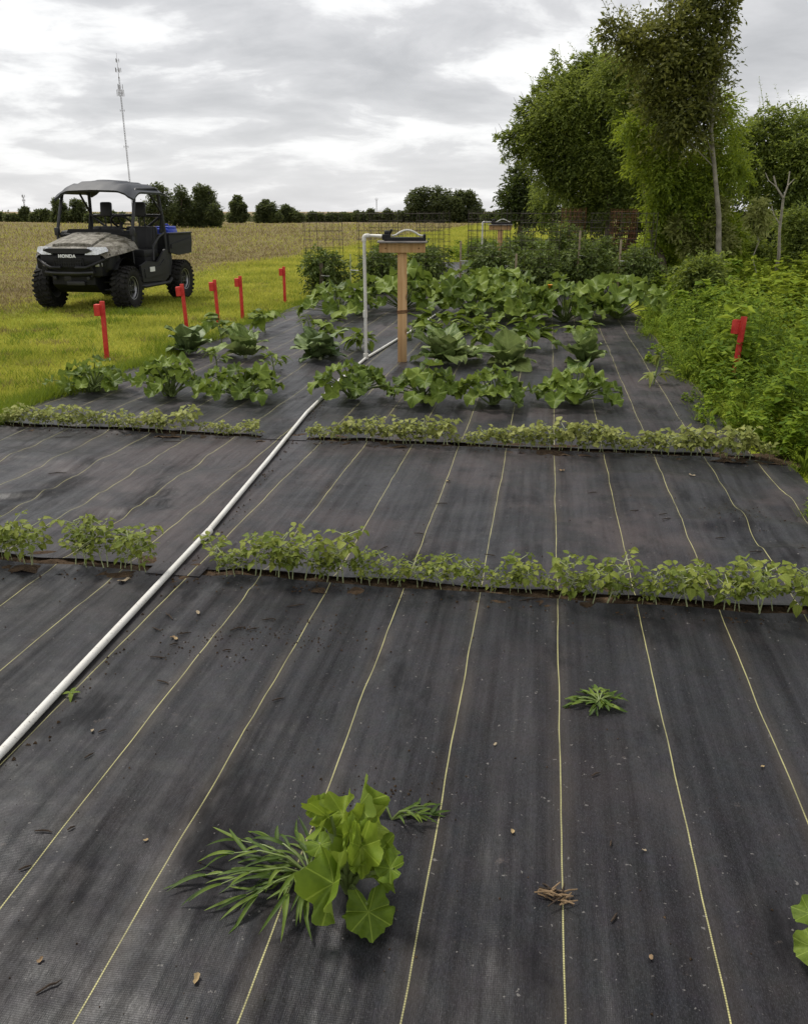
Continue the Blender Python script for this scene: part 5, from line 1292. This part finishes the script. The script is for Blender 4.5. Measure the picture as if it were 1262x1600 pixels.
# far tree line
FAR = [
 (120, 2, 340, [(2, 338, 6), (-10, 336, 8)], 'low dark hedge tree at the field end beside the smaller mast'),
 (118, 38, 340, [(38, 328, 5), (34, 334, 6), (44, 335, 6), (24, 338, 5), (14, 339, 5)], 'small round tree in the far hedge with a mast above it'),
 (115, 68, 342, [(62, 335, 6), (70, 331, 6), (78, 336, 6), (54, 339, 5), (66, 340, 5)], 'low tree in the far hedge left of the vehicle pillars'),
 (110, 90, 342, [(86, 318, 7), (94, 322, 8), (90, 332, 9), (104, 334, 8), (100, 340, 6)], 'rounded tree seen past the vehicle front pillar'),
 (110, 121, 342, [(116, 318, 7), (126, 320, 8), (122, 331, 9), (132, 335, 8), (114, 336, 8)], 'open-crowned tree seen between the vehicle pillars'),
 (105, 150, 342, [(150, 338, 6), (162, 339, 5), (175, 336, 5), (140, 340, 5), (190, 338, 5)], 'low hedge bush seen through the vehicle cab'),
 (78, 245, 345, [(250, 292, 8), (240, 300, 10), (258, 305, 12), (246, 318, 12), (262, 325, 13), (240, 335, 11), (230, 320, 10), (256, 338, 11), (222, 335, 10)], 'tall leafy tree rising behind the vehicle roof'),
 (80, 285, 345, [(284, 298, 9), (278, 312, 11), (290, 315, 11), (283, 330, 13), (272, 335, 11), (296, 335, 10)], 'dense tree between the vehicle roof and its broader neighbour'),
 (80, 318, 345, [(312, 300, 10), (322, 305, 11), (308, 318, 12), (328, 318, 13), (336, 330, 11), (316, 333, 13), (300, 336, 10), (342, 340, 7)], 'broad rounded dense tree in the clump beside the vehicle'),
 (112, 371, 342, [(370, 312, 6), (366, 322, 7), (377, 323, 7), (371, 333, 8), (381, 337, 6), (362, 338, 6)], 'single narrow tree standing free on the far field edge'),
 (112, 415, 343, [(416, 318, 6), (410, 326, 8), (422, 327, 8), (404, 336, 7), (416, 338, 9), (430, 338, 8)], 'round-topped tree in the middle of the far hedge'),
 (115, 450, 343, [(444, 329, 7), (454, 331, 7), (462, 336, 7), (440, 338, 7), (470, 340, 5)], 'lower spreading tree beside the round-topped one'),
 (125, 490, 343, [(488, 334, 4), (494, 337, 4), (484, 340, 4), (502, 340, 4)], 'tiny round tree in a gap of the far hedge'),
 (125, 532, 344, [(524, 339, 5), (536, 336, 5), (546, 338, 5), (556, 336, 5), (514, 341, 4)], 'low lumpy stretch of far hedge by the thin far mast'),
 (125, 590, 344, [(566, 335, 5), (578, 333, 5), (590, 337, 5), (604, 335, 6), (614, 338, 6)], 'lumpy hedge stretch next to the big far clump'),
 (118, 652, 345, [(650, 305, 9), (662, 303, 10), (645, 318, 11), (662, 320, 13), (640, 334, 11), (628, 338, 8), (656, 336, 13)], 'big dark tree at the lawn end of the far clump'),
 (118, 690, 345, [(682, 302, 9), (696, 304, 9), (686, 318, 13), (702, 318, 12), (680, 334, 13), (698, 336, 12)], 'dark tree in the middle of the big far clump'),
 (118, 730, 345, [(720, 306, 9), (734, 310, 9), (716, 322, 12), (736, 324, 12), (746, 332, 10), (722, 337, 12), (752, 340, 7)], 'dark rounded tree at the end of the big far clump'),
 (110, 770, 345, [(764, 338, 5), (772, 335, 5), (780, 337, 6), (788, 340, 5), (758, 342, 4)], 'low hedge between the far clump and the conical tree'),
]
for i, (Y, u, v, cl, lab) in enumerate(FAR):
    us = [c[0] for c in cl]; vb = 330 + 1872 / Y - 3
    cl = [(c[0] + 2 * math.sin(c[0] * 1.7), c[1] + 1.5 * math.sin(c[0] * 2.9), c[2] * 1.22) for c in cl] + [(q, vb - 2, 7) for q in np.arange(min(us), max(us) + 1, 7)]
    tree('hedge_tree', lab, Y, u, v, cl, 'tree_far', .22 * Y / 118, 190, .32, 6, .16, group='trees along the far field edge', seed=60 + i, droop=0, shell=.25, aspect=.7)
# hedge bottom: a continuous far-off mass
def hedge_base():
    rs = np.random.RandomState(9); C = []; Rd = []
    for u in range(-60, 800, 7):
        Y = 128 + rs.uniform(-2, 2); p = at(u, 343.2 + rs.uniform(-1, 1.5), Y); C.append(p); Rd.append((1.0, 1.0, .6 + .4 * rs.rand()))
    o = quads('hedgerow', leaf_cloud(C, Rd, 60, .7, 6, .26, rs, 0, .7, .2), 'tree_far'); tag(o, 'low dark hedge undergrowth along the far field edge', 'hedge', kind='stuff')
hedge_base()

# ------------------------------------------------------------------ masts
def mast(label, u0, v0, u1, v1, Y, w, antennas, seed):
    top = at(u1, v1, Y); base = at(u0, v0, Y); h = top.z; x = top.x
    r = thing('radio_mast', label, 'mast', (x, Y, -.05), .3); n = max(8, int(h / (w * 2.2))); L = [Vector((math.cos(a) * w / 1.73, math.sin(a) * w / 1.73, 0)) for a in (0, 2.094, 4.189)]
    hb = h * .86; m = MB()
    for l in L: m.tube([l, l * .9 + Vector((0, 0, hb))], w * .13, 4)
    for k in range(n):
        z0, z1 = hb * k / n, hb * (k + 1) / n
        for i in range(3): m.tube([L[i] + Vector((0, 0, z0)), L[(i + 1) % 3] + Vector((0, 0, z1))], w * .06, 3, False)
    m.build('lattice', 'mast_metal', r)
    m = MB(); m.tube([(0, 0, hb - .5), (0, 0, h)], [w * .22, w * .10], 6); m.build('top_pole', 'mast_metal', r)
    for (f, rad, cnt, ph) in antennas:
        for k in range(cnt):
            a = k * 2 * math.pi / cnt; c = Vector((math.cos(a) * rad, math.sin(a) * rad, h * f)); q = MB(); q.box(c, (w * .35, w * .35, ph), rot=(0, 0, a), bev=.02); q.tube([c, Vector((0, 0, h * f))], w * .08, 4); q.build('antenna', 'mast_metal', r)
mast('tall slim grey radio mast with antenna clusters behind the utility vehicle', 206, 343, 182, 82, 260, .36, [(.765, 1.0, 6, 1.8), (.80, .8, 3, 1.5), (.90, .8, 5, 1.2), (.955, .5, 3, 1.0), (.66, .6, 2, .6), (.44, .6, 2, .6)], 1)
mast('short thin mast above the small round tree in the far hedge', 39, 343, 36, 303, 330, .45, [(.9, .6, 3, 1.0), (.7, .5, 2, .8)], 2)
mast('thin far mast above the lumpy hedge beside the wooden post', 588, 343, 588, 308, 330, .35, [(.9, .4, 2, .6)], 3)

# ------------------------------------------------------------------ grass and weeds (uncountable)
def blades(P, h, w, rs, lean=.5):
    n = len(P); a = rs.rand(n) * 6.283; b = rs.rand(n) * 6.283
    h = h * rs.uniform(.5, 1.2, n); wv = np.stack([np.cos(a), np.sin(a), np.zeros(n)], 1) * (w * rs.uniform(.6, 1.2, n))[:, None]
    tip = P + np.stack([np.cos(b) * h * lean * rs.rand(n), np.sin(b) * h * lean * rs.rand(n), h], 1)
    return np.stack([P - wv / 2, P + wv / 2, tip], 1)
def tris(name, T, mat, label, cat='grass'):
    V = T.reshape(-1, 3); o = fast(name, V, np.arange(len(V)).reshape(-1, 3), mat); return tag(o, label, cat, kind='stuff')
def vnoise(x, y, s, seed):
    return np.array([noise.noise(Vector((a * s, b * s, seed))) for a, b in zip(x, y)])
def lawn():
    rs = np.random.RandomState(2); n = 330000
    y = 1 / (1 / 4.6 + rs.rand(n) * (1 / 70 - 1 / 4.6)); x = rs.uniform(-11.5, -3.75, n)
    far = rs.rand(n) < .12; y[far] = rs.uniform(15, 110, far.sum()); x[far] = rs.uniform(-10, 4, far.sum())
    grid = np.round(np.sin(x * .9 + y * .35) + np.sin(x * .33 - y * .8), 2)
    edge = -8.3 + .8 * np.sin(y * .7) * .6 + rs.normal(0, .55, n)
    keep = (x > edge) & ~((x > -3.9 + .05 * np.sin(y * 3)) & (y < 26) )
    x, y = x[keep], y[keep]; P = np.stack([x, y, np.full(len(x), -.045)], 1)
    hh = .045 * (1 + .25 * np.sin(x * 2.1 + 1.3 * np.sin(y * 1.7))) * np.clip(y / 11, .9, 3)
    tris('lawn_grass', blades(P, hh, .009 * np.clip(y / 6, 1, 10), rs, 1.1), 'lawn_blade', 'short mown yellow-green lawn grass')
    # ragged taller grass at the fabric edge
    n = 26000; y = 4.7 + 13 * rs.rand(n) ** 1.3; k = np.abs(rs.normal(0, 1, n)); x = -3.84 - .22 * k + .07 * np.sin(y * 4)
    cl = .5 + .5 * np.sin(y * 2.3 + np.sin(y * 5.1)); hgt = (.07 + .11 * cl * rs.rand(n)) * np.exp(-k * .45) * np.clip(1.5 - (y - 5) * .06, .7, 1.5)
    P = np.stack([x, y, np.full(n, -.04)], 1); tris('edge_grass', blades(P, hgt, .009, rs, 1.3), 'edge_grass', 'longer ragged green grass creeping over the fabric edge')
    # field stubble
    n = 150000; y = 1 / (1 / 9. + rs.rand(n) * (1 / 118 - 1 / 9.)); x = -7.6 - (y * .95 + 3) * rs.rand(n) ** 1.1
    keep = x < -8.2 + rs.normal(0, .5, len(x)); x, y = x[keep], y[keep]
    P = np.stack([x, y, np.full(len(x), -.045)], 1); green = rs.rand(len(x)) < .34 + .30 * np.sin(x * .31 + 2 * np.sin(y * .13)) * np.sin(y * .21 + x * .1)
    tris('field_stubble', blades(P[~green], .06 * np.clip(y[~green] / 18, 1, 4), .009 * np.clip(y[~green] / 11, 1, 9), rs, 1.5), 'straw_blade', 'dry straw-coloured stubble over the harvested field', 'stubble')
    tris('field_weeds', blades(P[green], .05 * np.clip(y[green] / 18, 1, 4), .010 * np.clip(y[green] / 11, 1, 9), rs, 1.5), 'lawn_blade', 'thin green regrowth between the field stubble', 'weeds')
    # coarser tufts and dry patches in the lawn
    T = []
    for _ in range(260):
        cy = 1 / (1 / 6. + rs.rand() * (1 / 30 - 1 / 6.)); cx = rs.uniform(-8.5, -4.1); n = 70
        T.append(np.stack([rs.normal(cx, .10, n), rs.normal(cy, .10, n), np.full(n, -.045)], 1))
    T = np.concatenate(T); dry = np.repeat(rs.rand(260) < .35, 70)
    tris('lawn_tufts', blades(T[~dry], .085, .012, rs, 1.2), 'edge_grass', 'coarser dark green tufts in the mown lawn')
    tris('dry_tufts', blades(T[dry], .06, .012, rs, 1.6), 'straw_blade', 'dry straw-coloured patches in the mown lawn')
    # scattered clippings heap by the front wheel
    c = g(213, 487); n = 900; P = np.stack([rs.normal(c.x, .28, n), rs.normal(c.y - .1, .12, n), np.full(n, -.03)], 1); tris('clippings', blades(P, .10, .014, rs, 1.8), 'edge_grass', 'small heap of long grass clippings beside the vehicle wheel')
lawn()

def sprig(rs, kind):
    """one weed: quads around a curved stem, unit height"""
    Q = []
    n = 34 if kind == 0 else 26
    lean = rs.normal(0, .16, 2)
    for i in range(n):
        t = .12 + .88 * rs.rand() ** .75; a = rs.rand() * 6.28; p = np.array([lean[0] * t * t, lean[1] * t * t, t])
        if kind == 0:   # feathery narrow
            d = np.array([math.cos(a), math.sin(a), rs.uniform(.1, 1.1)]); l = rs.uniform(.16, .34) * (1.15 - .6 * t); w = .020
        elif kind == 1:           # small broad leaves
            d = np.array([math.cos(a), math.sin(a), rs.uniform(-.4, .5)]); l = rs.uniform(.12, .22); w = .085
        else:           # grassy
            p = np.array([0, 0, .02]); d = np.array([math.cos(a) * .5, math.sin(a) * .5, 1.1]); l = rs.uniform(.5, 1.05); w = .022
        d /= np.linalg.norm(d); s = np.cross(d, [0, 0, 1.]); s /= np.linalg.norm(s) + 1e-9
        e = p + d * l; e[2] -= l * .35 * (1 if kind != 2 else 1.0 * l)
        mid = p + d * l * .5
        Q.append([p, mid + s * w, e, mid - s * w])
    # stem
    a = np.array([0, 0, 0.]); b = np.array([lean[0], lean[1], 1.]); Q.append([a + [.008, 0, 0], b, b + [.004, 0, 0], a - [.008, 0, 0]])
    return np.array(Q)
def meadow():
    rs = np.random.RandomState(6)
    protos = {k: [sprig(rs, k) for _ in range(8)] for k in (0, 1, 2)}
    def region(n, x0f, x1, y0, y1, p=1.5):
        y = y0 + (y1 - y0) * rs.rand(n) ** p; e = x0f(y); x = e + (x1 - e) * rs.rand(n) ** 1.35; return x, y
    edge = lambda y: np.interp(y, [3.0, 4.0, 4.6, 5.3, 6.4, 8, 11, 14, 26], [1.50, 1.46, 1.52, 1.40, 1.22, 1.18, 1.22, 1.62, 2.6]) + .10 * np.sin(y * 2.7) + .05 * np.sin(y * 7)
    x, y = region(9500, edge, 11.0, 3.4, 22)
    out = {0: [], 1: [], 2: [], 3: []}
    for a, b in zip(x, y):
        e = a - float(edge(np.array([b]))[0]); hn = noise.noise(Vector((a * .8, b * .8, 3))); hn2 = noise.noise(Vector((a * 2.1, b * 2.1, 8)))
        h = (.16 + .30 * min(1, e / .7) + .06 * min(1, e / 3)) * (1 + .45 * hn + .25 * hn2) * (.5 + .95 * rs.rand() ** 1.3)
        if b < 4.8: h *= .8
        if abs(a - pR.x) < .28 and -.9 < b - pR.y < .12: h *= 1.0
        kn = noise.noise(Vector((a * .6, b * .6, 20))) + .35 * (e > 1.5)
        k = 0 if kn < .12 else (1 if rs.rand() < .7 else 0)
        if rs.rand() < .2: k = 2
        q = protos[k][rs.randint(8)]; c, s = math.cos(rs.rand() * 6.28), 0; ang = rs.rand() * 6.28; c, s = math.cos(ang), math.sin(ang)
        Rm = np.array([[c, -s, 0], [s, c, 0], [0, 0, 1]]); sc = np.array([h * 1.15, h * 1.15, h])
        yel = e > .9 + 1.2 * hn2 and kn > .0
        out[3 if yel else 0].append((q * sc) @ Rm.T + np.array([a, b, -.05]))
    quads_stuff('meadow_weeds', np.concatenate(out[0]), 'weed_green', 'dense feathery green weeds overgrowing the garden edge')
    quads_stuff('meadow_tops', np.concatenate(out[3]), 'weed_yellow', 'yellow-green leafy weeds further into the overgrown strip')
    # shaggy undergrowth covering the soil
    n = 70000; x, y = region(n, edge, 12, 3.2, 26); P = np.stack([x, y, np.full(n, -.05)], 1)
    tris('undergrowth', blades(P, .16 * np.clip(.5 + (x - edge(y)), .5, 1.3), .014, rs, 1.4), 'edge_grass', 'tangled low grass under the tall weeds', 'undergrowth')
    # weeds creeping around tree feet and behind the garden
    x = rs.uniform(-3, 12, 2600); y = rs.uniform(22, 34, 2600); o2 = []
    for a, b in zip(x, y):
        if a < 2.6 and b < 26: continue
        q = protos[rs.randint(2)][rs.randint(8)]; h = rs.uniform(.25, .6); o2.append(q * np.array([h * 1.6, h * 1.6, h]) + np.array([a, b, -.05]))
    quads_stuff('far_weeds', np.concatenate(o2), 'weed_green', 'green weeds under the trees past the tomato bed')
def quads_stuff(name, Q, mat, label):
    o = quads(name, Q, mat); return tag(o, label, 'weeds', kind='stuff')
meadow()
